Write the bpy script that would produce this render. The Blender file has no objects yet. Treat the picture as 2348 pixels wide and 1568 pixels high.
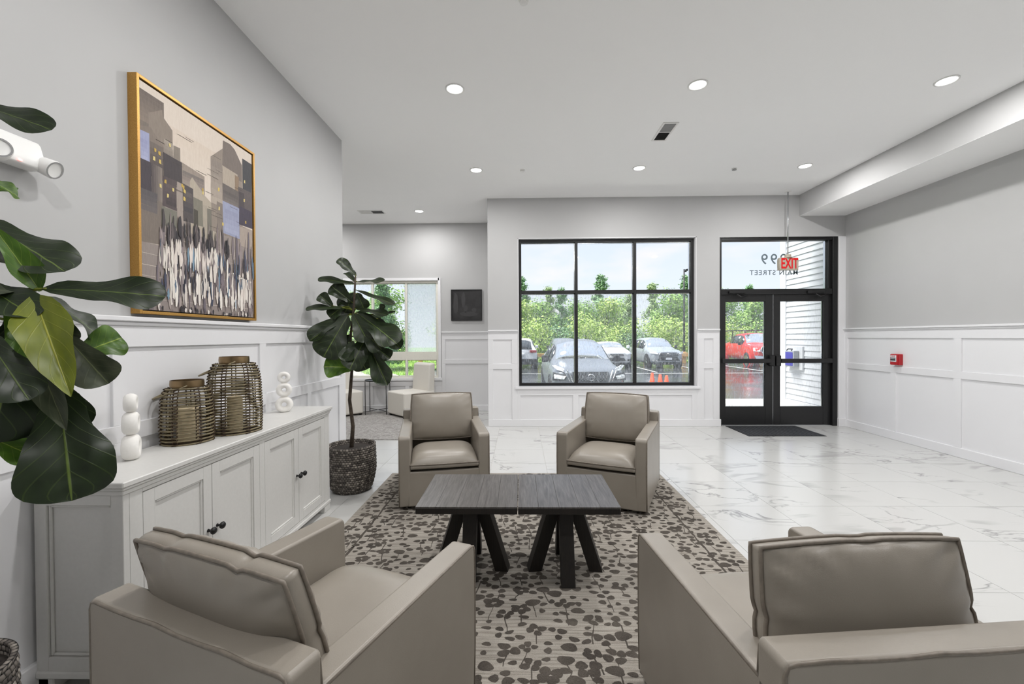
import bpy, bmesh, math, random
from mathutils import Vector, Matrix, Euler
S = bpy.context.scene
COL = S.collection
PI = math.pi
rnd = random.Random(7)

# ------------------------------------------------------------------ camera, sky, sun, exposure
EYE = 1.44
def camera():
    yaw, pitch, roll = 0.01934, -0.0113, -0.0052
    cy, sy, cp, sp = math.cos(yaw), math.sin(yaw), math.cos(pitch), math.sin(pitch)
    fwd = Vector((-sy*cp, cy*cp, sp)); right = Vector((cy, sy, 0)); up = right.cross(fwd)
    r2 = math.cos(roll)*right + math.sin(roll)*up
    u2 = -math.sin(roll)*right + math.cos(roll)*up
    cd = bpy.data.cameras.new('camera'); cd.sensor_width = 36; cd.lens = 983/2348*36
    cd.clip_start = 0.05; cd.clip_end = 400
    co = bpy.data.objects.new('camera', cd); COL.objects.link(co)
    m = Matrix((r2, u2, -fwd)).transposed().to_4x4(); m.translation = (0, 0, EYE)
    co.matrix_world = m
    S.camera = co
camera()
S.view_settings.view_transform = 'Standard'
S.view_settings.look = 'None'
S.view_settings.gamma = 1
S.view_settings.use_curve_mapping = False
S.view_settings.exposure = 0.56
S.cycles.max_bounces = 12
S.cycles.diffuse_bounces = 7
S.cycles.glossy_bounces = 4
S.cycles.transmission_bounces = 6
S.cycles.transparent_max_bounces = 16
S.cycles.caustics_reflective = False
S.cycles.caustics_refractive = False
S.cycles.use_denoising = True
S.cycles.sample_clamp_indirect = 6

SKY = .76
SUN = 6.5
LAMP = 15.8

def world():
    w = bpy.data.worlds.new('sky'); S.world = w; w.use_nodes = True
    nt = w.node_tree; N = nt.nodes; L = nt.links; N.clear()
    out = N.new('ShaderNodeOutputWorld'); bg = N.new('ShaderNodeBackground')
    tc = N.new('ShaderNodeTexCoord'); sep = N.new('ShaderNodeSeparateXYZ')
    L.new(tc.outputs['Generated'], sep.inputs[0])
    r = N.new('ShaderNodeValToRGB'); L.new(sep.outputs['Z'], r.inputs[0])
    e = r.color_ramp.elements
    e[0].position = 0.0; e[0].color = (.90, .95, 1.0, 1)
    e[1].position = 0.6; e[1].color = (.68, .78, 1.0, 1)
    x = e.new(0.22); x.color = (.76, .84, 1.0, 1)
    mp = N.new('ShaderNodeMapping'); mp.inputs['Scale'].default_value = (3, 3, 9)
    L.new(tc.outputs['Generated'], mp.inputs[0])
    n = N.new('ShaderNodeTexNoise'); n.inputs['Scale'].default_value = 1.6; n.inputs['Detail'].default_value = 6
    L.new(mp.outputs[0], n.inputs['Vector'])
    cr = N.new('ShaderNodeValToRGB'); L.new(n.outputs['Fac'], cr.inputs[0])
    cr.color_ramp.elements[0].position = .52; cr.color_ramp.elements[0].color = (0, 0, 0, 1)
    cr.color_ramp.elements[1].position = .72; cr.color_ramp.elements[1].color = (.8, .8, .8, 1)
    mx = N.new('ShaderNodeMixRGB'); mx.inputs[2].default_value = (1.0, .94, .95, 1)
    L.new(cr.outputs[0], mx.inputs[0]); L.new(r.outputs[0], mx.inputs[1])
    L.new(mx.outputs[0], bg.inputs[0]); bg.inputs[1].default_value = SKY
    L.new(bg.outputs[0], out.inputs[0])
world()
def sun():
    d = bpy.data.lights.new('sun', 'SUN'); d.energy = SUN; d.angle = math.radians(35); d.color = (1, .97, .92)
    o = bpy.data.objects.new('sun', d); COL.objects.link(o)
    v = Vector((.42, .05, -.9)).normalized()
    o.rotation_euler = v.to_track_quat('-Z', 'Y').to_euler()
sun()

# ------------------------------------------------------------------ materials
def srgb(r, g, b):
    f = lambda c: (c/255/12.92) if c/255 <= .04045 else ((c/255+.055)/1.055)**2.4
    return (f(r), f(g), f(b), 1)
class MT:
    def __init__(s, name, col=(.5, .5, .5, 1), rough=.5, metal=0, spec=.5):
        s.m = bpy.data.materials.new(name); s.m.use_nodes = True
        s.nt = s.m.node_tree; s.N = s.nt.nodes; s.L = s.nt.links
        s.p = s.N['Principled BSDF']; s.out = s.N['Material Output']
        s.p.inputs['Base Color'].default_value = col
        s.p.inputs['Roughness'].default_value = rough
        s.p.inputs['Metallic'].default_value = metal
        s.p.inputs['Specular IOR Level'].default_value = spec
        s.m.diffuse_color = col
    def n(s, t, **k):
        x = s.N.new('ShaderNode'+t)
        for a, b in k.items():
            if a in x.inputs: x.inputs[a].default_value = b
            else: setattr(x, a, b)
        return x
    def l(s, a, b): s.L.new(a, b)
    def coord(s, kind='Object', scale=(1, 1, 1), rnd_=False):
        tc = s.n('TexCoord'); mp = s.n('Mapping'); mp.inputs['Scale'].default_value = scale
        s.l(tc.outputs[kind], mp.inputs[0])
        if rnd_:
            oi = s.n('ObjectInfo'); mu = s.n('Math', operation='MULTIPLY'); mu.inputs[1].default_value = 57.0
            s.l(oi.outputs['Random'], mu.inputs[0])
            cx = s.n('CombineXYZ'); s.l(mu.outputs[0], cx.inputs[0]); s.l(mu.outputs[0], cx.inputs[1])
            s.l(cx.outputs[0], mp.inputs['Location'])
        return mp.outputs[0]
    def noise(s, v, scale, detail=4, rough=.5, dist=0):
        x = s.n('TexNoise'); x.inputs['Scale'].default_value = scale; x.inputs['Detail'].default_value = detail
        x.inputs['Roughness'].default_value = rough; x.inputs['Distortion'].default_value = dist
        s.l(v, x.inputs['Vector']); return x.outputs['Fac']
    def ramp(s, f, stops, interp='LINEAR'):
        r = s.n('ValToRGB'); r.color_ramp.interpolation = interp
        e = r.color_ramp.elements
        e[0].position, e[0].color = stops[0]; e[1].position, e[1].color = stops[-1]
        for p_, c_ in stops[1:-1]:
            x = e.new(p_); x.color = c_
        s.l(f, r.inputs[0]); return r.outputs[0]
    def mix(s, f, a, b, mode='MIX'):
        x = s.n('MixRGB', blend_type=mode)
        for i, v in ((0, f), (1, a), (2, b)):
            if hasattr(v, 'is_linked') or hasattr(v, 'links'): s.l(v, x.inputs[i])
            else: x.inputs[i].default_value = v
        return x.outputs[0]
    def math(s, op, a, b=None):
        x = s.n('Math', operation=op)
        for i, v in ((0, a), (1, b)):
            if v is None: continue
            if hasattr(v, 'links'): s.l(v, x.inputs[i])
            else: x.inputs[i].default_value = v
        return x.outputs[0]
    def base(s, c): s.l(c, s.p.inputs['Base Color'])
    def bump(s, f, strength=.2, dist=.01):
        b = s.n('Bump'); b.inputs['Strength'].default_value = strength; b.inputs['Distance'].default_value = dist
        s.l(f, b.inputs['Height']); s.l(b.outputs[0], s.p.inputs['Normal'])
M = {}
def plain(name, col, rough=.5, metal=0, spec=.5, var=.06, scale=30, bump=0):
    t = MT(name, col, rough, metal, spec)
    v = t.coord(); f = t.noise(v, scale, 3)
    d = tuple(max(0, c*(1-var)) for c in col[:3])+(1,); u = tuple(min(1, c*(1+var)) for c in col[:3])+(1,)
    t.base(t.ramp(f, [(.3, d), (.7, u)]))
    if bump: t.bump(f, bump, .003)
    M[name] = t.m; return t.m

plain('wall_paint', srgb(185, 185, 185), .6, var=.012, scale=3)
plain('white_paint', srgb(228, 228, 230), .4, var=.008, scale=3)
plain('ceiling_paint', srgb(252, 252, 252), .8, var=.008, scale=3)
plain('cabinet_paint', srgb(212, 211, 208), .42, var=.02, scale=60, bump=.05)
plain('black_metal', srgb(27, 27, 28), .38, var=.1)
plain('black_frame', srgb(22, 22, 23), .42, var=.1)
plain('vinyl_white', srgb(226, 224, 214), .4, var=.02)
plain('plastic_white', srgb(236, 236, 234), .35, var=.01)
plain('grout', srgb(205, 203, 198), .7)
plain('chrome', srgb(205, 207, 210), .18, 1)
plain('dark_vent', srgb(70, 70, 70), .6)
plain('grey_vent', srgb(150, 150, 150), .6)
plain('ceramic', srgb(236, 234, 230), .7, var=.02, scale=80, bump=.15)
plain('candle_wax', srgb(232, 214, 178), .55)
plain('brass', srgb(142, 120, 90), .34, 1, var=.15, scale=12)
plain('rattan', srgb(122, 111, 84), .5, var=.3, scale=45)
plain('twine', srgb(62, 46, 32), .8, var=.2)
plain('bark', srgb(72, 62, 52), .85, var=.35, scale=40, bump=.5)
plain('soil', srgb(52, 46, 42), .95, var=.4, scale=60, bump=.5)
plain('linen', srgb(220, 216, 208), .9, var=.06, scale=300, bump=.25)
plain('dark_print', srgb(40, 39, 40), .4, var=.5, scale=4)
plain('alarm_red', srgb(176, 22, 32), .35)
plain('sign_red', srgb(215, 8, 20), .4)
plain('sign_beige', srgb(176, 166, 150), .5)
plain('etched_grey', srgb(120, 132, 140), .7)
plain('black_paint', srgb(14, 14, 15), .5)
plain('concrete', srgb(196, 196, 188), .8, var=.1, scale=4)
plain('line_paint', srgb(225, 225, 222), .5)
plain('grass', srgb(112, 150, 62), .9, var=.35, scale=3)
plain('timber', srgb(214, 172, 104), .7, var=.15, scale=5)
plain('siding', srgb(214, 216, 220), .5, var=.01)
plain('cone_orange', srgb(240, 92, 44), .5)
plain('tyre', srgb(28, 28, 30), .8)
plain('car_trim', srgb(34, 36, 39), .5)
plain('car_white', srgb(236, 238, 240), .22)
plain('car_grey', srgb(172, 179, 186), .28, .35)
plain('car_dark', srgb(132, 138, 146), .3, .35)
plain('car_red', srgb(204, 56, 56), .25)
plain('lens_red', srgb(150, 20, 30), .2)
plain('plate_white', srgb(225, 228, 232), .4)
plain('blue_label', srgb(72, 70, 168), .5, var=.3, scale=60)
plain('box_grey', srgb(170, 174, 180), .5)
plain('gold_metal', srgb(214, 170, 96), .42, .85, var=.08, scale=60)
plain('rock', srgb(168, 162, 150), .9, var=.3, scale=3)

def mat_gold():
    t = MT('gold_frame', srgb(196, 150, 76), .42, .7)
    v = t.coord(scale=(1, 1, 1)); f = t.noise(v, 260, 3)
    t.base(t.ramp(f, [(.3, srgb(176, 130, 62)), (.7, srgb(206, 162, 92))])); t.bump(f, .05, .001); M['gold_frame'] = t.m
mat_gold()
def mat_tile():
    t = MT('marble_tile', srgb(232, 231, 228), .2)
    v = t.coord(rnd_=True)
    mp = t.n('Mapping'); mp.inputs['Rotation'].default_value = (0, 0, .55); mp.inputs['Scale'].default_value = (1.0, 2.6, 1)
    t.l(v, mp.inputs[0]); v2 = mp.outputs[0]
    n1 = t.noise(v2, .95, 5, .55, 1.1)
    a1 = t.math('ABSOLUTE', t.math('SUBTRACT', n1, .5))
    vein = t.ramp(a1, [(0, (1, 1, 1, 1)), (.006, (.7, .7, .7, 1)), (.02, (0, 0, 0, 1))])
    msk = t.ramp(t.noise(v, 1.1, 2), [(.5, (0, 0, 0, 1)), (.6, (1, 1, 1, 1))])
    n2 = t.noise(v2, .55, 4, .55, .9)
    a2 = t.math('ABSOLUTE', t.math('SUBTRACT', n2, .44))
    big = t.ramp(a2, [(0, (.8, .8, .8, 1)), (.02, (.5, .5, .5, 1)), (.035, (0, 0, 0, 1))])
    msk2 = t.ramp(t.noise(v, .9, 2, .5, .3), [(.53, (0, 0, 0, 1)), (.6, (1, 1, 1, 1))])
    c = t.mix(t.math('MULTIPLY', vein, msk), srgb(201, 201, 199), srgb(146, 146, 145))
    c = t.mix(t.math('MULTIPLY', big, msk2), c, srgb(168, 168, 166))
    t.base(c)
    t.p.inputs['Roughness'].default_value = .2
    M['marble_tile'] = t.m
mat_tile()
def mat_leather():
    t = MT('leather', srgb(146, 140, 130), .34, 0, .5)
    v = t.coord(); f = t.noise(v, 4, 3)
    t.base(t.ramp(f, [(.3, srgb(142, 135, 125)), (.7, srgb(151, 144, 134))]))
    g = t.noise(v, 420, 2); t.bump(g, .12, .002); M['leather'] = t.m
    t = MT('piping', srgb(120, 111, 100), .45); v = t.coord(); f = t.noise(v, 60, 2)
    t.base(t.ramp(f, [(.3, srgb(112, 104, 94)), (.7, srgb(128, 119, 108))])); M['piping'] = t.m
mat_leather()
def mat_wood():
    t = MT('dark_oak', srgb(70, 66, 62), .36, 0, .5)
    v = t.coord(scale=(14, 1.2, 3), rnd_=True); f = t.noise(v, 3.2, 6, .6, 1.2)
    v3 = t.coord(scale=(70, 2.5, 10), rnd_=True); g = t.noise(v3, 3, 3)
    c = t.ramp(f, [(.28, srgb(54, 50, 48)), (.5, srgb(88, 85, 83)), (.75, srgb(114, 111, 109))])
    c = t.mix(.35, c, t.ramp(g, [(.35, srgb(30, 27, 25)), (.65, srgb(98, 94, 90))]))
    t.base(c); t.bump(g, .25, .002); t.p.inputs['Roughness'].default_value = .28; M['dark_oak'] = t.m
    t = MT('black_oak', srgb(24, 20, 18), .5)
    v = t.coord(scale=(40, 40, 2)); f = t.noise(v, 3, 4)
    t.base(t.ramp(f, [(.3, srgb(14, 12, 11)), (.75, srgb(34, 27, 23))])); M['black_oak'] = t.m
mat_wood()
def mat_rug():
    t = MT('rug_pile', srgb(164, 157, 146), .95, 0, .1)
    v = t.coord(scale=(2.2, 55, 1)); f = t.noise(v, 1.6, 4, .6)
    v2 = t.coord(); g = t.noise(v2, 260, 2)
    c = t.ramp(f, [(.34, srgb(108, 102, 95)), (.5, srgb(156, 150, 141)), (.72, srgb(175, 170, 162))])
    c = t.mix(.25, c, t.ramp(g, [(.3, srgb(110, 104, 96)), (.7, srgb(196, 190, 180))]))
    t.base(c); t.bump(g, .6, .004); M['rug_pile'] = t.m
    t = MT('rug_flower', srgb(86, 80, 74), .95, 0, .1)
    v2 = t.coord(); g = t.noise(v2, 260, 2); f = t.noise(v2, 5, 2)
    c = t.ramp(f, [(.35, srgb(58, 53, 49)), (.65, srgb(86, 80, 74))])
    c = t.mix(.25, c, t.ramp(g, [(.3, srgb(52, 48, 44)), (.7, srgb(130, 124, 116))]))
    t.base(c); t.bump(g, .6, .004); M['rug_flower'] = t.m
    t = MT('rug_grey', srgb(158, 155, 152), .95, 0, .1)
    v = t.coord(); f = t.noise(v, 18, 4, .7, 1.5)
    t.base(t.ramp(f, [(.3, srgb(124, 121, 118)), (.7, srgb(186, 183, 180))])); t.bump(f, .6, .01); M['rug_grey'] = t.m
    t = MT('mat_rubber', srgb(52, 54, 58), .8)
    v = t.coord(); w = t.n('TexWave'); w.inputs['Scale'].default_value = 18; t.l(v, w.inputs['Vector'])
    t.base(t.ramp(w.outputs['Fac'], [(.3, srgb(34, 36, 40)), (.7, srgb(78, 80, 84))])); M['mat_rubber'] = t.m
mat_rug()
def mat_basket():
    t = MT('woven_rope', srgb(78, 72, 68), .85)
    tc = t.n('TexCoord'); sep = t.n('SeparateXYZ'); t.l(tc.outputs['UV'], sep.inputs[0])
    rowf = t.math('MULTIPLY', sep.outputs[1], 22.0)
    row = t.math('FLOOR', rowf); fr = t.math('FRACT', rowf)
    u = t.math('ADD', t.math('MULTIPLY', sep.outputs[0], 52.0), t.math('MULTIPLY', row, .47))
    fu = t.math('FRACT', u); cell = t.math('FLOOR', u)
    h = t.math('FRACT', t.math('MULTIPLY', t.math('SINE', t.math('ADD', t.math('MULTIPLY', cell, 12.98), t.math('MULTIPLY', row, 78.2))), 437.5))
    du = t.math('ABSOLUTE', t.math('SUBTRACT', fu, .5)); dv = t.math('ABSOLUTE', t.math('SUBTRACT', fr, .5))
    e = t.math('ADD', t.math('POWER', t.math('MULTIPLY', du, 2.0), 3.0), t.math('POWER', t.math('MULTIPLY', dv, 2.0), 3.0))
    c = t.ramp(h, [(0, srgb(80, 74, 70)), (.55, srgb(116, 109, 102)), (1, srgb(168, 160, 150))])
    c = t.mix(t.ramp(e, [(.6, (0, 0, 0, 1)), (1.0, (1, 1, 1, 1))]), c, srgb(34, 31, 29))
    t.base(c); b = t.math('SUBTRACT', 1.0, e); t.bump(b, .8, .01); M['woven_rope'] = t.m
mat_basket()
def mat_leaf():
    for name, c0, c1, cv in (('leaf_dark', srgb(20, 31, 15), srgb(35, 50, 22), srgb(88, 106, 44)),
                             ('leaf_green', srgb(50, 82, 18), srgb(78, 112, 24), srgb(140, 160, 60)),
                             ('leaf_olive', srgb(84, 96, 16), srgb(116, 124, 26), srgb(160, 160, 60)),
                             ('leaf_back', srgb(58, 66, 50), srgb(84, 90, 70), srgb(110, 118, 84))):
        t = MT(name, c0, .4, 0, .4)
        tc = t.n('TexCoord'); sep = t.n('SeparateXYZ'); t.l(tc.outputs['UV'], sep.inputs[0])
        au = t.math('ABSOLUTE', t.math('SUBTRACT', sep.outputs[0], .5))
        mid = t.ramp(au, [(.008, (1, 1, 1, 1)), (.02, (0, 0, 0, 1))])
        sv = t.math('FRACT', t.math('SUBTRACT', t.math('MULTIPLY', sep.outputs[1], 6.0), t.math('MULTIPLY', au, 4.0)))
        side = t.ramp(t.math('ABSOLUTE', t.math('SUBTRACT', sv, .5)), [(.02, (.7, .7, .7, 1)), (.055, (0, 0, 0, 1))])
        v = t.coord(); f = t.noise(v, 3, 3)
        c = t.ramp(f, [(.3, c0), (.7, c1)])
        c = t.mix(t.math('MAXIMUM', mid, t.math('MULTIPLY', side, .3)), c, cv)
        t.base(c)
        t.bump(t.math('MAXIMUM', mid, side), .25, .004)
        t.p.inputs['Subsurface Weight'].default_value = 0
        M[name] = t.m
mat_leaf()
def mat_glass():
    def g(name, rain, milk=0.0):
        m = bpy.data.materials.new(name); m.use_nodes = True; nt = m.node_tree; N = nt.nodes; L = nt.links; N.clear()
        out = N.new('ShaderNodeOutputMaterial'); tr = N.new('ShaderNodeBsdfTransparent'); gl = N.new('ShaderNodeBsdfGlossy')
        gl.inputs['Roughness'].default_value = .02; tr.inputs[0].default_value = (.97, .98, .98, 1)
        fr = N.new('ShaderNodeFresnel'); fr.inputs[0].default_value = 1.14
        mx = N.new('ShaderNodeMixShader'); L.new(fr.outputs[0], mx.inputs[0]); L.new(tr.outputs[0], mx.inputs[1]); L.new(gl.outputs[0], mx.inputs[2])
        last = mx.outputs[0]
        if rain or milk:
            # beads and runs of water on the pane, and the film between them: they scatter daylight
            df = N.new('ShaderNodeBsdfTranslucent'); df.inputs[0].default_value = (.95, .97, 1, 1)
            tc = N.new('ShaderNodeTexCoord'); mp = N.new('ShaderNodeMapping'); mp.inputs['Scale'].default_value = (34, 34, 11)
            L.new(tc.outputs['Object'], mp.inputs[0])
            n = N.new('ShaderNodeTexNoise'); n.inputs['Scale'].default_value = 1.6; n.inputs['Detail'].default_value = 5; L.new(mp.outputs[0], n.inputs['Vector'])
            r = N.new('ShaderNodeValToRGB'); r.color_ramp.elements[0].position = .5; r.color_ramp.elements[1].position = .66
            r.color_ramp.elements[0].color = (milk,)*3+(1,); r.color_ramp.elements[1].color = (min(1, milk+rain),)*3+(1,)
            L.new(n.outputs['Fac'], r.inputs[0])
            m2 = N.new('ShaderNodeMixShader'); L.new(r.outputs[0], m2.inputs[0]); L.new(last, m2.inputs[1]); L.new(df.outputs[0], m2.inputs[2]); last = m2.outputs[0]
        L.new(last, out.inputs[0]); M[name] = m
    g('glass', 0); g('rain_glass', .2, .08); g('light_rain_glass', .08, .02); g('screen_glass', .25, .42)
mat_glass()
def mat_misc():
    t = MT('car_glass', srgb(60, 68, 74), .05, 0, 1.0); v = t.coord(); f = t.noise(v, 1, 2)
    t.p.inputs['Coat Weight'].default_value = 1; t.p.inputs['Metallic'].default_value = .9
    t.base(t.ramp(f, [(.3, srgb(228, 234, 238)), (.7, srgb(240, 245, 248))])); M['car_glass'] = t.m
    t = MT('car_glass_dark', srgb(40, 44, 48), .06, 0, .9); v = t.coord(); f = t.noise(v, 1, 2)
    t.base(t.ramp(f, [(.3, srgb(36, 40, 44)), (.7, srgb(60, 66, 70))])); M['car_glass_dark'] = t.m
    t = MT('wet_asphalt', srgb(60, 62, 66), .12)
    v = t.coord(); f = t.noise(v, .8, 4); g = t.noise(v, 120, 2)
    t.base(t.ramp(g, [(.3, srgb(44, 46, 50)), (.7, srgb(84, 86, 88))]))
    t.l(t.ramp(f, [(.35, (.04,)*3+(1,)), (.7, (.28,)*3+(1,))]), t.p.inputs['Roughness']); t.bump(g, .12, .004); M['wet_asphalt'] = t.m
    t = MT('headlight', srgb(225, 230, 235), .08, 0, .8); v = t.coord(); f = t.noise(v, 20, 2)
    t.base(t.ramp(f, [(.3, srgb(150, 158, 165)), (.6, srgb(236, 240, 242))])); M['headlight'] = t.m
    t = MT('grille', srgb(34, 36, 40), .4); v = t.coord(scale=(1, 1, 1)); b = t.n('TexChecker'); b.inputs['Scale'].default_value = 28
    t.l(v, b.inputs[0]); t.base(t.mix(b.outputs['Fac'], srgb(20, 22, 25), srgb(78, 82, 88))); M['grille'] = t.m
    for nm, c, s_ in (('lamp_lens', (1, .98, .95, 1), 6.0), ('led_red', (1, .1, .08, 1), 2.0)):
        t = MT(nm, (1, 1, 1, 1)); t.p.inputs['Emission Color'].default_value = c; t.p.inputs['Emission Strength'].default_value = s_; M[nm] = t.m
    t = MT('painted_canvas', (.5, .5, .5, 1), .7)
    a = t.n('VertexColor'); a.layer_name = 'Col'; v = t.coord(scale=(1, 14, 3)); f = t.noise(v, 9, 5)
    t.base(t.mix(.16, a.outputs[0], t.ramp(f, [(.25, (.12, .11, .11, 1)), (.75, (.95, .92, .88, 1))]), 'SOFT_LIGHT'))
    v2 = t.coord(); t.bump(t.noise(v2, 160, 3), .3, .002); M['painted_canvas'] = t.m
    for i, (c0, c1) in enumerate(((srgb(104, 146, 74), srgb(172, 202, 116)), (srgb(86, 128, 84), srgb(150, 182, 132)),
                                  (srgb(134, 168, 78), srgb(204, 220, 132)), (srgb(122, 150, 102), srgb(188, 204, 152)))):
        t = MT('foliage_%s' % 'abcd'[i], c0, .6, 0, .3); oi = t.n('ObjectInfo')
        v = t.coord(); f = t.noise(v, 2.2, 3)
        t.base(t.ramp(f, [(.3, c0), (.7, c1)])); M['foliage_%s' % 'abcd'[i]] = t.m
mat_misc()

# ------------------------------------------------------------------ helpers
def tag(o, label=None, cat=None, group=None, kind=None):
    if label: o['label'] = label
    if cat: o['category'] = cat
    if group: o['group'] = group
    if kind: o['kind'] = kind
    return o
def empty(name, loc=(0, 0, 0), rz=0, label=None, cat=None, group=None):
    o = bpy.data.objects.new(name, None); COL.objects.link(o); o.location = loc; o.rotation_euler = (0, 0, rz)
    o.empty_display_size = .1
    return tag(o, label, cat, group)
def copy_tree(o, parent=None):
    c = o.copy(); COL.objects.link(c); c.parent = parent
    for ch in list(o.children): copy_tree(ch, c)
    return c
class MB:
    def __init__(s): s.v = []; s.f = []
    def add(s, vs, fs):
        b = len(s.v); s.v += [tuple(v) for v in vs]; s.f += [tuple(i+b for i in f) for f in fs]; return s
    def box(s, x0, x1, y0, y1, z0, z1, mat=None):
        vs = [Vector((x, y, z)) for z in (z0, z1) for y in (y0, y1) for x in (x0, x1)]
        if mat: vs = [mat @ v for v in vs]
        return s.add(vs, [(0, 2, 3, 1), (4, 5, 7, 6), (0, 1, 5, 4), (2, 6, 7, 3), (0, 4, 6, 2), (1, 3, 7, 5)])
    def lathe(s, prof, n=24, c=(0, 0, 0), cap=True, mat=None, close=False):
        vs = []
        for r, z in prof:
            for k in range(n):
                a = 2*PI*k/n; vs.append(Vector((r*math.cos(a), r*math.sin(a), z)))
        if mat: vs = [mat @ v for v in vs]
        vs = [v+Vector(c) for v in vs]
        fs = []; m = len(prof)
        for i in range(m if close else m-1):
            j = (i+1) % m
            for k in range(n):
                k2 = (k+1) % n; fs.append((i*n+k, i*n+k2, j*n+k2, j*n+k))
        if cap and not close:
            fs.append(tuple(range(n))[::-1]); fs.append(tuple((m-1)*n+k for k in range(n)))
        return s.add(vs, fs)
    def tube(s, pts, r, n=6, closed=False):
        P = [Vector(p) for p in pts]; m = len(P); vs = []; fs = []; ref = None
        rr = r if isinstance(r, (list, tuple)) else [r]*m
        for i in range(m):
            a = P[(i-1) % m] if closed or i > 0 else P[i]; b = P[(i+1) % m] if closed or i < m-1 else P[i]
            d = (b-a)
            d = d.normalized() if d.length > 1e-9 else Vector((0, 0, 1))
            if ref is None: ref = d.orthogonal().normalized()
            ref = (ref-d*ref.dot(d)); ref = ref.normalized() if ref.length > 1e-6 else d.orthogonal().normalized()
            q = d.cross(ref)
            for k in range(n):
                t = 2*PI*k/n; vs.append(P[i]+(ref*math.cos(t)+q*math.sin(t))*rr[i])
        for i in range(m if closed else m-1):
            j = (i+1) % m
            for k in range(n):
                k2 = (k+1) % n; fs.append((i*n+k, i*n+k2, j*n+k2, j*n+k))
        if not closed: fs.append(tuple(range(n))[::-1]); fs.append(tuple((m-1)*n+k for k in range(n)))
        return s.add(vs, fs)
    def prism(s, poly, a0, a1, fn):
        n = len(poly); vs = [fn(u, v, a0) for u, v in poly]+[fn(u, v, a1) for u, v in poly]
        fs = [tuple(range(n)), tuple(range(2*n-1, n-1, -1))]
        for i in range(n):
            j = (i+1) % n; fs.append((i, n+i, n+j, j))
        return s.add(vs, fs)
    def mesh(s, name):
        me = bpy.data.meshes.new(name); me.from_pydata(s.v, [], s.f)
        bm = bmesh.new(); bm.from_mesh(me); bmesh.ops.recalc_face_normals(bm, faces=bm.faces); bm.to_mesh(me); bm.free()
        return me
    def build(s, name, mat=None, parent=None, smooth=False, bevel=0, seg=2, loc=None, sub=0, auto=None):
        me = s.mesh(name)
        if mat: me.materials.append(M[mat] if isinstance(mat, str) else mat)
        o = bpy.data.objects.new(name, me); COL.objects.link(o)
        if parent: o.parent = parent
        if loc: o.location = loc
        if smooth or bevel or sub:
            for p in me.polygons: p.use_smooth = bool(smooth) or bool(sub)
        if bevel:
            b = o.modifiers.new('bevel', 'BEVEL'); b.width = bevel; b.segments = seg; b.limit_method = 'ANGLE'
            b.harden_normals = False
            if seg > 1:
                for p in me.polygons: p.use_smooth = True
                w = o.modifiers.new('wn', 'WEIGHTED_NORMAL'); w.keep_sharp = False
        if sub:
            q = o.modifiers.new('sub', 'SUBSURF'); q.levels = sub; q.render_levels = sub
        if auto:
            me.set_sharp_from_angle(angle=auto)
        return o
def bx(name, mat, parent, x0, x1, y0, y1, z0, z1, bevel=0, seg=1, **k):
    return MB().box(x0, x1, y0, y1, z0, z1).build(name, mat, parent, bevel=bevel, seg=seg, **k)
def text(name, body, size, mat, parent, loc, rot, ext=.001, sx=1, align='CENTER', bold=0, space=1):
    c = bpy.data.curves.new(name, 'FONT'); c.body = body; c.size = size; c.extrude = ext; c.align_x = align; c.align_y = 'CENTER'
    c.offset = bold; c.space_character = space
    c.materials.append(M[mat]); o = bpy.data.objects.new(name, c); COL.objects.link(o)
    dg = bpy.context.evaluated_depsgraph_get(); me = bpy.data.meshes.new_from_object(o.evaluated_get(dg)); bpy.data.objects.remove(o)
    o = bpy.data.objects.new(name, me); COL.objects.link(o)
    o.location = loc; o.rotation_euler = rot; o.scale = (sx, 1, 1)
    if parent: o.parent = parent
    return o

# ------------------------------------------------------------------ room shell
XL, XR, YF, YB, ZC = -2.007, 5.16, 6.909, 8.37, 3.67
XA = -0.52            # left end of the front wall
YLE = 4.83            # far end of the left wall
def structure(o): o['kind'] = 'structure'; return o
floor = structure(MB().box(-6.2, 5.4, -3.4, 8.5, -.2, -.004).build('floor', 'grout'))
tile_me = MB().box(-.3045, .3045, -.3045, .3045, -.012, 0).mesh('tile'); tile_me.materials.append(M['marble_tile'])
def tiles():
    X0, Y0, P = .28, 3.04, .612
    for i in range(-9, 9):
        for j in range(-10, 9):
            x0 = X0+i*P; y0 = Y0+j*P; x1 = min(x0+P, XR); y1 = min(y0+P, 8.36 if x0 < XA-.3 else YF+.16)
            x0c = max(x0, XL if y0 < YLE-.3 else -3.9)
            if x1-x0c < .05 or y1-y0 < .05: continue
            if (x0 > XA-.3 and y0 > YF-.02 and not (x1 > 3.1)): continue
            o = bpy.data.objects.new('tile', tile_me); COL.objects.link(o); o.parent = floor
            o.location = ((x0c+x1)/2, (y0+y1)/2, 0)
            o.scale = ((x1-x0c)/P, (y1-y0)/P, 1)
tiles()
ceil_ = structure(MB().box(-6.2, 5.4, -3.4, 8.5, ZC, ZC+.25).build('ceiling', 'ceiling_paint'))
structure(bx('ceiling_soffit', 'wall_paint', None, 4.435, XR+.02, -3.2, YF+.02, 3.34, ZC+.02))
bx('soffit_underside', 'ceiling_paint', bpy.data.objects['ceiling_soffit'], 4.4355, XR, -3.2, YF-.001, 3.338, 3.3405)

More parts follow.
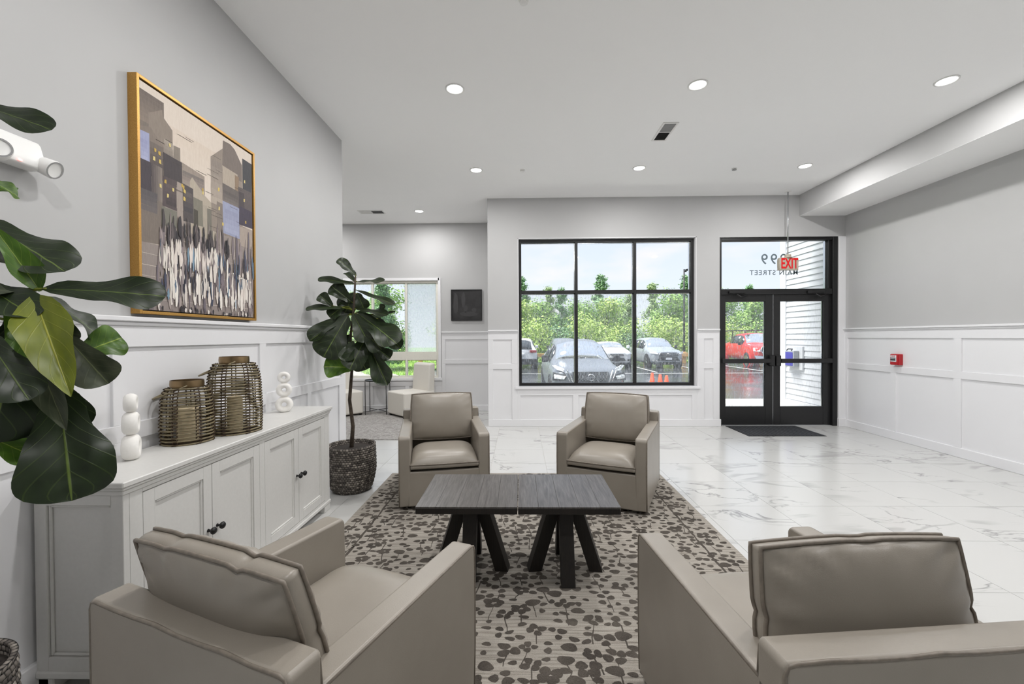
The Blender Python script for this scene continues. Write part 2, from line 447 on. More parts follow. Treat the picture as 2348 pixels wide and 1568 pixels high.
# front wall with the black window and the entrance
WX0, WX1, WZ0, WZ1 = -.034, 2.816, .635, 3.03
DX0, DX1, DZ1 = 3.185, 5.045, 3.012
t = .2
w = MB()
w.box(XA, WX0, YF, YF+t, 0, ZC).box(WX0, WX1, YF, YF+t, 0, WZ0).box(WX0, WX1, YF, YF+t, WZ1, ZC)
w.box(WX1, DX0, YF, YF+t, 0, ZC).box(DX0, DX1, YF, YF+t, DZ1, ZC).box(DX1, XR+.2, YF, YF+t, 0, ZC)
wall_front = structure(w.build('wall_front', 'wall_paint'))
wall_left = structure(bx('wall_left', 'wall_paint', None, XL-.13, XL, -3.2, YLE, 0, ZC))
wall_right = structure(bx('wall_right', 'wall_paint', None, XR, XR+.2, -3.2, YF+t, 0, ZC))
wall_back = structure(bx('wall_back', 'wall_paint', None, XL-.13, XR+.2, -3.2, -3.0, 0, ZC))
AX0, AX1, AZ0, AZ1 = -3.6, -1.575, .63, 2.585
w = MB()
w.box(-6, AX0, YB, YB+t, 0, ZC).box(AX0, AX1, YB, YB+t, 0, AZ0).box(AX0, AX1, YB, YB+t, AZ1, ZC).box(AX1, XA+.1, YB, YB+t, 0, ZC)
wall_alcove = structure(w.build('wall_alcove', 'wall_paint'))
structure(bx('wall_alcove_right', 'wall_paint', None, XA, XA+.15, YF+t, YB+t, 0, ZC))
structure(bx('wall_alcove_left', 'wall_paint', None, -6.2, -6, 3.3, YB+t, 0, ZC))
structure(bx('wall_passage', 'wall_paint', None, -6.2, XL-.13, 3.2, 3.4, 0, ZC))

# board-and-batten wainscot: every rail, stile and panel a piece of its wall
def wains(parent, axis, fixed, sgn, a0, a1, ups, los, base=True, zt=1.555, zcut=None):
    def piece(name, b0, b1, z0, z1, dep, bev=.002):
        lo, hi = sorted((fixed, fixed+sgn*dep))
        if axis == 'x': return bx(name, 'white_paint', parent, lo, hi, b0, b1, z0, z1, bevel=bev)
        return bx(name, 'white_paint', parent, b0, b1, lo, hi, z0, z1, bevel=bev)
    top = zcut or zt
    if zcut is None:
        piece('chair_rail', a0, a1, 1.53, 1.555, .045, .004)
        piece('rail_moulding', a0, a1, 1.508, 1.53, .03, .004)
        piece('top_rail', a0, a1, 1.40, 1.508, .02)
        piece('middle_rail', a0, a1, .925, 1.012, .02)
        def run(st, z0, z1):
            prev = a0
            for s0, s1 in st:
                if s0 > prev+.02: piece('panel', prev, s0, z0, z1, .004, 0)
                piece('stile', s0, s1, z0, z1, .02); prev = s1
            if a1 > prev+.02: piece('panel', prev, a1, z0, z1, .004, 0)
        run(ups, 1.012, 1.40); run(los, .115, .925)
    else:
        prev = a0
        piece('top_rail', a0, a1, zcut-.10, zcut, .02)
        for s0, s1 in los:
            if s0 > prev+.02: piece('panel', prev, s0, .115, zcut-.10, .004, 0)
            piece('stile', s0, s1, .115, zcut-.10, .02); prev = s1
        if a1 > prev+.02: piece('panel', prev, a1, .115, zcut-.10, .004, 0)
    if base: piece('baseboard', a0, a1, 0, .115, .024, .004)
# left wall
wains(wall_left, 'x', XL, 1, -.6, YLE, [(-.35, -.27), (.86, .94), (2.05, 2.13), (3.235, 3.315), (4.72, YLE)],
      [(-.35, -.27), (.25, .33), (.86, .94), (1.45, 1.53), (2.05, 2.13), (2.65, 2.73), (3.30, 3.38), (3.965, 4.03), (4.66, YLE)])
# right wall
wains(wall_right, 'x', XR, -1, -.5, YF, [(.75, .84), (2.06, 2.15), (3.6, 3.69), (5.10, 5.19), (6.84, YF)],
      [(.75, .84), (1.4, 1.49), (2.06, 2.15), (2.83, 2.92), (3.6, 3.69), (4.33, 4.42), (5.10, 5.19), (5.97, 6.055), (6.84, YF)])
# front wall
wains(wall_front, 'y', YF, -1, XA, WX0-.005, [(XA, -.44), (-.135, WX0-.005)], [(XA, -.44), (-.135, WX0-.005)], base=False)
wains(wall_front, 'y', YF, -1, WX1+.005, DX0-.01, [(WX1+.005, 2.93), (3.075, DX0-.01)], [(WX1+.005, 2.93), (3.075, DX0-.01)], base=False)
wains(wall_front, 'y', YF, -1, WX0-.005, WX1+.005, [], [(WX0-.005, .0), (.84, .93), (1.86, 1.95), (2.74, WX1+.005)], base=False, zcut=.60)
bx('baseboard', 'white_paint', wall_front, XA, DX0+.012, YF-.024, YF, 0, .115, bevel=.004)
bx('casing', 'white_paint', wall_front, DX1+.005, XR, YF-.012, YF, .13, DZ1-.0, bevel=.003)
bx('plinth_block', 'white_paint', wall_front, DX1-.01, XR, YF-.05, YF, 0, .13, bevel=.004)
# alcove
wains(wall_alcove, 'y', YB, -1, AX1+.04, XA, [(AX1+.04, AX1+.11), (XA-.02, XA)], [(AX1+.04, AX1+.11), (XA-.02, XA)])
wains(wall_alcove, 'y', YB, -1, -4.2, AX1+.04, [], [(-3.65, -3.57), (-2.98, -2.90), (-2.26, -2.18), (-1.66, AX1+.04)], zcut=.59)

# window 1: black aluminium, three by two
def grid_window(name, x0, x1, z0, z1, y, ft, cols, rowz, fmat, depth, panes):
    root = empty(name, ((x0+x1)/2, y, z0)); root['kind'] = 'structure'
    ox, oy, oz = root.location
    def p(nm, mat, a0, a1, y0, y1, c0, c1, bev=.002): return bx(nm, mat, root, a0-ox, a1-ox, y0-oy, y1-oy, c0-oz, c1-oz, bevel=bev)
    f = MB()
    f.box(x0-ox, x0+ft-ox, 0, depth, 0, z1-z0).box(x1-ft-ox, x1-ox, 0, depth, 0, z1-z0)
    f.box(x0+ft-ox, x1-ft-ox, 0, depth, 0, ft).box(x0+ft-ox, x1-ft-ox, 0, depth, z1-z0-ft, z1-z0)
    f.build('window_frame', fmat, root, bevel=.002, seg=1)
    for c in cols: p('mullion', fmat, c-ft*.45, c+ft*.45, y-.0, y+depth, z0+ft, z1-ft)
    edges = [x0+ft]+[e for c in cols for e in (c-ft*.45, c+ft*.45)]+[x1-ft]
    for k in range(0, len(edges), 2):
        a, b = edges[k], edges[k+1]
        zs = [z0+ft]
        for r0, r1 in rowz: p('transom_bar', fmat, a, b, y, y+depth*.9, r0, r1); zs += [r0, r1]
        zs.append(z1-ft)
        for q in range(0, len(zs), 2):
            mt = panes(k//2, q//2)
            if mt: p('pane', mt, a-.004, b+.004, y+depth*.55, y+depth*.55+.01, zs[q]-.004, zs[q+1]+.004, 0)
            # thin outer glazing stop seen beyond the glass
            g = MB().box(b-.016-ox, b-ox, depth*.6, depth*1.2, zs[q]-oz, zs[q+1]-oz).box(a-ox, b-ox, depth*.6, depth*1.2, zs[q+1]-.012-oz, zs[q+1]-oz)
            g.build('glazing_stop', 'chrome' if fmat == 'black_frame' else fmat, root)
    return root
grid_window('window_1', WX0+.012, WX1-.012, WZ0+.012, WZ1-.012, YF+.07, .045, [.915, 1.86], [(2.145, 2.195)], 'black_frame', .07,
            lambda c, r: 'rain_glass' if r == 0 else 'glass')
ww = bpy.data.objects['window_1']
def sub_bx(root, nm, mat, x0, x1, y0, y1, z0, z1, bev=.003):
    l = root.location; return bx(nm, mat, root, x0-l.x, x1-l.x, y0-l.y, y1-l.y, z0-l.z, z1-l.z, bevel=bev)
sub_bx(ww, 'window_sill', 'white_paint', WX0-.05, WX1+.05, YF-.05, YF+.07, WZ0-.03, WZ0+.006)
sub_bx(ww, 'sill_apron', 'white_paint', WX0-.03, WX1+.03, YF-.025, YF, WZ0-.055, WZ0-.03)
for a, b, c, d in ((WX0, WX0+.012, WZ0, WZ1), (WX1-.012, WX1, WZ0, WZ1), (WX0, WX1, WZ1-.012, WZ1)):
    sub_bx(ww, 'reveal', 'white_paint', a, b, YF-.001, YF+.08, c, d, 0)
# window 2 in the alcove: white vinyl, three wide, low row beneath
grid_window('window_2', AX0+.02, AX1-.03, AZ0+.02, AZ1-.03, YB+.03, .042, [-2.91, -2.245], [(1.0, 1.16)], 'vinyl_white', .07,
            lambda c, r: 'screen_glass' if (c == 2 and r == 1) else ('rain_glass' if c == 0 else 'light_rain_glass'))
w2 = bpy.data.objects['window_2']
sub_bx(w2, 'window_sill', 'white_paint', AX0-.04, AX1+.05, YB-.05, YB+.04, AZ0-.03, AZ0+.02)
for a, b, c, d in ((AX0-.02, AX0+.02, AZ0, AZ1+.02), (AX1-.03, AX1+.025, AZ0, AZ1+.02), (AX0, AX1, AZ1-.03, AZ1+.02)):
    sub_bx(w2, 'casing', 'white_paint', a, b, YB-.02, YB+.04, c, d)

# entrance: storefront frame, transom with lettering, two leaves
fr = empty('door_frame', ((DX0+DX1)/2, YF+.03, 0)); fr['kind'] = 'structure'
yd0, yd1 = YF+.02, YF+.13
sub_bx(fr, 'jamb', 'black_frame', DX0, DX0+.04, yd0, yd1, 0, DZ1)
sub_bx(fr, 'jamb', 'black_frame', DX1-.075, DX1, yd0-.015, yd1, 0, DZ1)
sub_bx(fr, 'jamb', 'black_frame', DX1-.12, DX1-.075, yd0+.03, yd1, 0, DZ1-.03)
sub_bx(fr, 'head', 'black_frame', DX0+.04, DX1-.075, yd0, yd1, DZ1-.05, DZ1)
sub_bx(fr, 'transom_bar', 'black_frame', DX0+.04, DX1-.075, yd0, yd1, 2.10, 2.19)
sub_bx(fr, 'pane', 'glass', DX0+.04, DX1-.12, YF+.075, YF+.085, 2.19, DZ1-.05, 0)
sub_bx(fr, 'glazing_stop', 'chrome', DX1-.145, DX1-.12, YF+.09, YF+.13, 2.19, DZ1-.05, 0)
sub_bx(fr, 'threshold', 'chrome', DX0+.04, DX1-.1, YF+.03, YF+.15, 0, .012)
xm = 4.03
for body, sz, zz, dx in (('999', .235, 2.665, 0), ('MAIN STREET', .112, 2.455, -.0)):
    o = text('lettering', body, sz, 'etched_grey', fr, (4.09-fr.location.x+dx, YF+.089-fr.location.y, zz), (PI/2, 0, 0), .0005, sx=-1.0, bold=.0012, space=1.28 if sz > .2 else 1.18)
def leaf_door(n, x0, x1, hinge_left):
    d = empty(n, ((x0+x1)/2, YF+.06, 0)); d['kind'] = 'structure'
    z0, z1 = .012, 2.10
    y0, y1 = YF+.045, YF+.09
    g0, g1 = (x0+.072, x1-.115) if hinge_left else (x0+.115, x1-.07)
    sub_bx(d, 'stile', 'black_metal', x0, g0, y0, y1, z0, z1)
    sub_bx(d, 'stile', 'black_metal', g1, x1, y0, y1, z0, z1)
    sub_bx(d, 'top_rail', 'black_metal', g0, g1, y0, y1, 1.99, z1)
    sub_bx(d, 'bottom_rail', 'black_metal', g0, g1, y0, y1, z0, .305)
    sub_bx(d, 'pane', 'rain_glass' if hinge_left else 'light_rain_glass', g0-.004, g1+.004, YF+.065, YF+.073, .30, 1.995, 0)
    sub_bx(d, 'glazing_stop', 'chrome', g1-.014, g1, YF+.075, YF+.09, .305, 1.99, 0)
    b0, b1 = (x0-.005, x1-.06) if hinge_left else (x0+.10, x1+.03)
    sub_bx(d, 'push_bar', 'black_metal', b0, b1, YF-.02, YF+.02, 1.005, 1.075, .006)
    e = x1-.035 if hinge_left else x0+.055
    sub_bx(d, 'push_bar_head', 'black_metal', e-.035, e+.04, YF-.025, YF+.045, .955, 1.13, .012)
    sub_bx(d, 'push_bar_bracket', 'black_metal', (x0+.01) if hinge_left else x1-.05, (x0+.05) if hinge_left else x1-.01, YF+.0, YF+.05, 1.0, 1.08)
    cx0 = x0+.1 if hinge_left else x1-.36
    ar = MB().box(cx0, cx0+.26, YF-.02, YF+.03, 2.115, 2.155)
    ar.v = [(a-d.location.x, b-d.location.y, c) for a, b, c in ar.v]
    cl = ar.build('door_closer', 'black_frame', d, bevel=.005)
    am = MB().tube([(cx0+.13, YF-.01, 2.10), (cx0+.17, YF-.05, 2.055), (cx0+.30, YF+.01, 2.085)], .011)
    am.v = [(a-d.location.x, b-d.location.y, c) for a, b, c in am.v]
    am.build('closer_arm', 'black_metal', cl)
    return d
leaf_door('door_1', DX0+.042, xm+.018, True)
leaf_door('door_2', xm+.022, DX1-.122, False)
dm = bpy.data.objects['door_2']
sub_bx(dm, 'meeting_strip', 'chrome', xm+.017, xm+.023, YF+.04, YF+.045, .012, 2.1, 0)

# ------------------------------------------------------------------ ceiling fittings
def downlight(x, y, label):
    r = empty('recessed_light', (x, y, ZC), 0, label, 'ceiling light', 'round recessed lights in the ceiling')
    MB().lathe([(.086, 0), (.086, -.006), (.076, -.009), (.068, -.004), (.068, 0)], 28, cap=False, close=True).build('trim_ring', 'plastic_white', r, smooth=True)
    MB().lathe([(.0005, -.0035), (.068, -.0035)], 28, cap=False).build('lens', 'lamp_lens', r)
    d = bpy.data.lights.new('downlight', 'AREA'); d.shape = 'DISK'; d.size = .13; d.energy = LAMP; d.color = (1, .985, .975)
    lo = bpy.data.objects.new('downlight', d); COL.objects.link(lo); lo.parent = r; lo.location = (0, 0, -.012)
nm = {-.576: 'left', 1.586: 'middle', 3.752: 'right'}
for y, row in ((3.86, 'front row nearest the camera'), (5.73, 'back row near the windows')):
    for x in nm: downlight(x, y, 'round recessed ceiling light, %s one of the %s' % (nm[x], row))
downlight(-1.772, 7.55, 'round recessed ceiling light over the far alcove')
for x, y, w_ in ((-.576, 2.0, 'above the near armchairs, left of three'), (1.586, 2.0, 'above the near armchairs, middle of three'), (3.752, 2.0, 'above the near armchairs, right of three'),
                 (-.576, .13, 'behind the camera on the left'), (3.752, .13, 'behind the camera on the right'), (-4.0, 7.55, 'over the hidden end of the alcove'), (-4.0, 5.4, 'over the hidden passage')):
    downlight(x, y, 'round recessed ceiling light '+w_)
def vent(x, y, w, d, label, along_x=False):
    r = empty('ceiling_vent', (x, y, ZC), 0, label, 'vent')
    f = MB()
    e = .022
    f.box(-w/2, w/2, -d/2, -d/2+e, -.008, 0).box(-w/2, w/2, d/2-e, d/2, -.008, 0).box(-w/2, -w/2+e, -d/2+e, d/2-e, -.008, 0).box(w/2-e, w/2, -d/2+e, d/2-e, -.008, 0)
    if along_x: f.box(-.006, .006, -d/2+e, d/2-e, -.008, 0)
    else: f.box(-w/2+e, w/2-e, -.006, .006, -.008, 0)
    f.build('frame', 'plastic_white', r, bevel=.002)
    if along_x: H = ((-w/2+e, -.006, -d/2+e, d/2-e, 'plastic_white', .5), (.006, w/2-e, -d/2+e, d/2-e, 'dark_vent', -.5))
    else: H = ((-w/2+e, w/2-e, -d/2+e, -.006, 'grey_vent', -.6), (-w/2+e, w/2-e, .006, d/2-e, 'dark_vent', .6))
    for x0, x1, y0, y1, mt, tl in H:
        bx('backing', mt, r, x0, x1, y0, y1, -.002, -.0005)
        n = 9
        for k in range(n):
            if along_x:
                c = x0+(k+.5)*(x1-x0)/n; m_ = Matrix.Translation((c, (y0+y1)/2, -.005)) @ Matrix.Rotation(tl, 4, 'Y')
                MB().box(-.006, .006, y0-(y0+y1)/2, y1-(y0+y1)/2, -.0006, .0006, m_).build('slat', mt, r)
            else:
                c = y0+(k+.5)*(y1-y0)/n; m_ = Matrix.Translation(((x0+x1)/2, c, -.005)) @ Matrix.Rotation(tl, 4, 'X')
                MB().box(x0-(x0+x1)/2, x1-(x0+x1)/2, -.006, .006, -.0006, .0006, m_).build('slat', mt, r)
vent(1.585, 4.73, .165, .42, 'white ceiling vent with one dark and one grey half, mid ceiling')
vent(-2.62, 7.57, .45, .2, 'white ceiling vent with one dark half over the alcove', True)
def sprinkler(x, y, label, tilt=0):
    r = empty('sprinkler_head', (x, y, ZC), 0, label, 'sprinkler')
    MB().lathe([(.034, 0), (.034, -.006), (.012, -.01)], 20).build('escutcheon', 'plastic_white', r, smooth=False)
    MB().lathe([(.028, -.018), (.028, -.022), (.001, -.026)], 20).build('cover_plate', 'plastic_white' if not tilt else 'grey_vent', r)
sprinkler(.04, 5.75, 'small white sprinkler cover on the ceiling by the back left lights')
sprinkler(2.86, 5.79, 'small grey-edged sprinkler cover on the ceiling by the back right light', 1)
sprinkler(.034, 2.86, 'sprinkler cover at the top edge of the ceiling view')
# exit sign hanging in front of the transom
ex = empty('exit_sign', (4.14, 6.72, 2.545), math.radians(4), 'beige exit sign with red letters hanging from the ceiling before the entrance', 'exit sign')
hb = MB()
prof = [(-.148, -.088), (.148, -.088), (.152, -.05), (.154, .05), (.148, .088), (.138, .098), (-.138, .098), (-.148, .088), (-.154, .05), (-.152, -.05)]
hb.prism(prof, -.03, .03, lambda u, v, a: (u, a, v)); hb.build('housing', 'sign_beige', ex, bevel=.006, seg=2)
bx('lower_lip', 'sign_beige', ex, -.162, .15, -.034, .034, -.094, -.086, bevel=.002)
text('lettering', 'EXIT', .222, 'sign_red', ex, (.006, -.0315, .0), (PI/2, 0, 0), .0015, sx=.60, bold=.005)
MB().lathe([(.055, .098), (.055, .108), (.045, .112), (.045, .145), (.03, .15)], 20).build('canopy', 'sign_beige', ex)
MB().lathe([(.008, .145), (.008, 1.118)], 10).build('stem', 'chrome', ex, smooth=True)
MB().lathe([(.05, 1.125), (.05, 1.117), (.03, 1.11)], 20).build('ceiling_plate', 'plastic_white', ex)
# fire alarm pull station on the right wall
fa = empty('fire_alarm_pull', (XR-.004, 5.935, 1.108), 0, 'small red fire alarm pull station with white handle on right wall', 'fire alarm')
bx('backbox', 'alarm_red', fa, -.062, 0, -.062, .062, -.075, .075, bevel=.006, seg=2)
bx('faceplate', 'alarm_red', fa, -.074, -.062, -.058, .058, -.07, .07, bevel=.004)
hd = bx('handle', 'plate_white', fa, -.081, -.074, -.045, .045, -.03, .06, bevel=.003)
bx('handle_bar', 'black_paint', fa, -.085, -.081, -.038, .038, -.012, .006)
bx('handle_bar', 'black_paint', fa, -.085, -.081, -.038, .038, .016, .024)
text('lettering', 'FIRE', .036, 'alarm_red', fa, (-.0815, 0, .043), (PI/2, 0, -PI/2), .0005)

# ------------------------------------------------------------------ wall-mounted things on the left wall
emr = empty('emergency_light', (XL, 1.395, 2.125), 0, 'white twin-head emergency light high on the left wall', 'emergency light')
pb = MB()
pb.prism([(0, 0), (.07, 0), (.075, .03), (.055, .10), (.045, .115), (0, .115)], -.38, .33, lambda u, v, a: (u, a, v))
pb.build('body', 'plastic_white', emr, bevel=.008, seg=3)
for yy, name in ((.335, 'lamp_head'), (.165, 'lamp_head')):
    dirv = Vector((.55, .1, -.25)) if yy > .2 else Vector((.8, -.55, .1))
    m_ = Matrix.Translation((.075, yy, .02)) @ dirv.to_track_quat('Z', 'Y').to_matrix().to_4x4()
    h = MB().lathe([(.018, -.035), (.034, -.02), (.038, .02), (.036, .026), (.030, .024)], 24, mat=m_).build('lamp_head', 'plastic_white', emr, smooth=True, auto=.6)
    MB().lathe([(.030, .022), (.018, .016), (.002, .012)], 24, mat=m_).build('reflector', 'chrome', h, smooth=True)
    MB().lathe([(.036, .027), (.030, .027)], 24, mat=m_, cap=False).build('bezel', 'grey_vent', h)
bx('indicator', 'led_red', emr, .071, .0765, .23, .242, .008, .014)

def painting():
    p = empty('framed_painting', (XL, 2.66, 2.19), 0, 'large gold-framed abstract city painting on the left wall above the sideboard', 'painting')
    hw, hh, dp, ft = .488, .618, .05, .016
    f = MB()
    f.box(0, dp, -hw, -hw+ft, -hh, hh).box(0, dp, hw-ft, hw, -hh, hh).box(0, dp, -hw+ft, hw-ft, -hh, -hh+ft).box(0, dp, -hw+ft, hw-ft, hh-ft, hh)
    f.build('frame', 'gold_frame', p, bevel=.0015)
    bx('shadow_gap', 'black_paint', p, .005, .03, -hw+ft, hw-ft, -hh+ft, hh-ft)
    cw, ch = hw-ft-.007, hh-ft-.007
    me = MB(); cols = []
    lay = [0]
    R = random.Random(11)
    def poly(pts, c, jit=0):
        lay[0] += 1; x = .0405+lay[0]*.000012
        vs = [(x, -cw+2*cw*min(1, max(0, s+R.uniform(-jit, jit))), -ch+2*ch*min(1, max(0, t_+R.uniform(-jit, jit)))) for s, t_ in pts]
        me.add(vs, [tuple(range(len(vs)))]); cols.append(srgb(*c))
    def rect(s0, s1, t0, t1, c, j=.004): poly([(s0, t0), (s1, t0), (s1, t1), (s0, t1)], c, j)
    def soft(s0, s1, t0, t1, c, c2, n=7, vert=True):
        for k in range(n):
            q = k/(n-1); cc = tuple(c[i]+(c2[i]-c[i])*q for i in range(3))
            if vert: rect(s0, s1, t0+(t1-t0)*k/n, t0+(t1-t0)*(k+1)/n, cc, .002)
            else: rect(s0+(s1-s0)*k/n, s0+(s1-s0)*(k+1)/n, t0, t1, cc, .002)
    rect(0, 1, 0, 1, (214, 202, 190), 0)
    soft(.2, .9, .62, .88, (216, 204, 192), (210, 196, 182))
    soft(0, 1, 0, .5, (140, 130, 126), (150, 140, 134), 10)
    rect(0, .163, .3, .965, (120, 110, 102)); soft(0, .16, .83, .965, (132, 120, 110), (108, 98, 92))
    poly([(.06, .55), (.23, .55), (.228, .862), (.16, .9), (.155, .93), (.1, .9), (.06, .88)], (136, 125, 115))
    poly([(0, .80), (.07, .82), (.16, .76), (.2, .74), (.2, .6), (0, .6)], (128, 117, 108))
    rect(.23, .287, .6, .795, (132, 123, 113)); soft(.165, .23, .70, .80, (120, 111, 104), (160, 150, 138))
    soft(.065, .155, .60, .755, (72, 64, 64), (112, 102, 96), 6)
    rect(0, .062, .655, .787, (152, 157, 188)); soft(.004, .05, .66, .75, (164, 168, 196), (146, 150, 182), 5)
    rect(0, .075, .525, .66, (68, 62, 68)); soft(.075, .15, .5, .66, (86, 78, 78), (134, 124, 116), 5, False)
    soft(0, .11, .44, .53, (104, 98, 98), (88, 84, 86), 4)
    poly([(.285, .55), (.49, .55), (.49, .72), (.285, .735)], (150, 138, 128)); soft(.30, .48, .64, .70, (146, 134, 126), (120, 112, 108), 4)
    poly([(.36, .40), (.61, .40), (.61, .575), (.49, .62), (.38, .685), (.36, .66)], (174, 163, 148))
    rect(.155, .295, .61, .735, (70, 64, 66)); rect(.15, .255, .485, .63, (84, 74, 75)); soft(.17, .25, .5, .6, (70, 62, 64), (94, 82, 82), 5)
    rect(.255, .30, .42, .63, (158, 146, 138)); rect(.302, .385, .45, .63, (80, 74, 75)); soft(.31, .38, .5, .6, (70, 66, 70), (96, 88, 86), 4)
    rect(.14, .25, .40, .485, (118, 116, 106)); rect(.386, .47, .45, .585, (124, 120, 108)); rect(.39, .43, .42, .53, (74, 70, 62))
    rect(.50, .56, .40, .56, (118, 114, 104)); rect(.47, .51, .40, .57, (166, 156, 142))
    poly([(.55, .45), (.88, .45), (.88, .90), (.80, .965), (.75, .98), (.675, .975), (.672, .93), (.55, .845)], (142, 131, 121))
    poly([(.66, .8), (.88, .8), (.88, .90), (.80, .965), (.75, .98), (.675, .975)], (118, 108, 102))
    soft(.55, .66, .6, .84, (172, 160, 148), (138, 128, 120), 6)
    rect(.665, .83, .73, .83, (172, 160, 146)); rect(.80, .84, .73, .82, (140, 120, 100)); rect(.665, .84, .62, .735, (104, 97, 94)); soft(.67, .83, .63, .70, (120, 112, 108), (96, 90, 88), 4)
    rect(.60, .67, .38, .62, (130, 120, 112)); rect(.665, .845, .455, .635, (150, 155, 180)); soft(.68, .83, .47, .60, (162, 166, 190), (144, 148, 172), 5)
    rect(.885, 1, .76, .945, (70, 70, 74)); rect(.835, 1, .635, .765, (96, 88, 88)); rect(.84, .9, .65, .74, (76, 70, 72)); rect(.84, 1, .545, .65, (70, 64, 78)); rect(.845, 1, .42, .54, (166, 153, 143))
    for k in range(26):     # thin scored lines
        s = R.uniform(0, 1); t_ = R.uniform(.45, .9); rect(s, min(1, s+R.uniform(.04, .12)), t_, t_+.0016, (66, 58, 54), 0)
    for k in range(30):
        s = R.choice([.05, .09, .19, .21, .3, .17, .31, .44, .47, .62, .66, .71, .9, .92, .86, .12]) + R.uniform(-.012, .012); t_ = R.uniform(.46, .82)
        if .3 < s < .9 and t_ > .7: continue
        rect(s, s+.014, t_, t_+.017, R.choice([(206, 182, 104), (214, 196, 130), (190, 160, 80)]), .002)
    def stroke0(s, t0, t1, wd, c):
        n = 7; a = []; b = []
        for k in range(n):
            q = k/(n-1); hw_ = wd*(math.sin(PI*min(1, max(.08, q*.92+.04)))**.6)*(1+R.uniform(-.18, .18)); off = R.uniform(-.0022, .0022)
            tt = t0+(t1-t0)*q; a.append((s-hw_+off, tt)); b.append((s+hw_+off, tt))
        poly(a+b[::-1], c)
    ST = []
    def stroke(*a_): ST.append(a_)
    for k in range(150):
        s = R.uniform(.1, 1); t0 = R.uniform(0, .33); stroke(s, t0, t0+R.uniform(.08, .2), R.uniform(.004, .012), R.choice([(150, 138, 138), (126, 116, 120), (168, 156, 152), (108, 100, 108), (138, 126, 126)]))
    for k in range(60):
        s = R.uniform(.14, .72); t0 = R.uniform(.30, .37); stroke(s, t0, t0+R.uniform(.05, .11), R.uniform(.004, .012), R.choice([(58, 54, 58), (74, 68, 70), (96, 88, 88), (48, 46, 50)]))
    for k in range(105):
        s = R.uniform(.12, 1); t0 = R.uniform(.03, .27); stroke(s, t0, t0+R.uniform(.05, .14), R.uniform(.004, .01), R.choice([(54, 54, 66), (70, 74, 94), (120, 146, 166), (140, 130, 132), (160, 150, 148), (92, 112, 134), (64, 60, 66), (126, 116, 118)]))
    for k in range(115):
        s = R.uniform(.12, .97); t0 = R.uniform(.02, .24) if R.random() < .75 else R.uniform(.2, .28)
        top = .37-.10*abs(s-.45)-(.10 if s > .7 else 0)
        stroke(s, t0, min(top, t0+R.uniform(.06, .17)), R.uniform(.006, .0145), R.choice([(228, 221, 212), (236, 230, 222), (214, 206, 198), (222, 212, 204)]))
    first, rest = ST[:190], ST[190:]; R.shuffle(rest)
    for a_ in first+rest: stroke0(*a_)
    for k in range(46):
        s = R.uniform(0, 1); stroke0(s, -.0, R.uniform(.01, .035), R.uniform(.004, .01), R.choice([(50, 46, 50), (224, 216, 208), (120, 110, 114)]))
    mesh = bpy.data.meshes.new('canvas'); mesh.from_pydata(me.v, [], me.f)
    ca = mesh.color_attributes.new('Col', 'FLOAT_COLOR', 'CORNER')
    for pi_, pol in enumerate(mesh.polygons):
        for li in pol.loop_indices: ca.data[li].color = cols[pi_]
    mesh.materials.append(M['painted_canvas'])
    o = bpy.data.objects.new('canvas', mesh); COL.objects.link(o); o.parent = p
    # the canvas block behind the paint
    bx('stretcher', 'black_paint', p, .0301, .0404, -cw, cw, -ch, ch)
painting()
dp = empty('framed_print', ((-1.35-.739)/2, YB, 2.07), 0, 'small square dark framed print on the alcove wall beside the window', 'picture')
f = MB(); a = .303
f.box(-a, -a+.02, -.03, 0, -a, a).box(a-.02, a, -.03, 0, -a, a).box(-a+.02, a-.02, -.03, 0, -a, -a+.02).box(-a+.02, a-.02, -.03, 0, a-.02, a)
f.build('frame', 'black_frame', dp, bevel=.002)
bx('print', 'dark_print', dp, -a+.02, a-.02, -.018, -.002, -a+.02, a-.02)
dpm = MB(); R = random.Random(3)
for x0, x1, z0, z1 in ((-.26, -.16, -.2, .27), (-.1, -.02, -.05, .27), (-.15, .22, -.22, -.12), (-.06, .02, -.14, .0), (.1, .2, -.15, -.05)):
    n = 9; pts = []
    for k in range(n):
        q = 2*PI*k/n; pts.append(((x0+x1)/2+(x1-x0)/2*math.cos(q)*R.uniform(.8, 1.1), -.0185, (z0+z1)/2+(z1-z0)/2*math.sin(q)*R.uniform(.8, 1.1)))
    dpm.add(pts, [tuple(range(n))])
dpm.build('print_shapes', plain('print_grey', srgb(58, 57, 58), .5), dp)

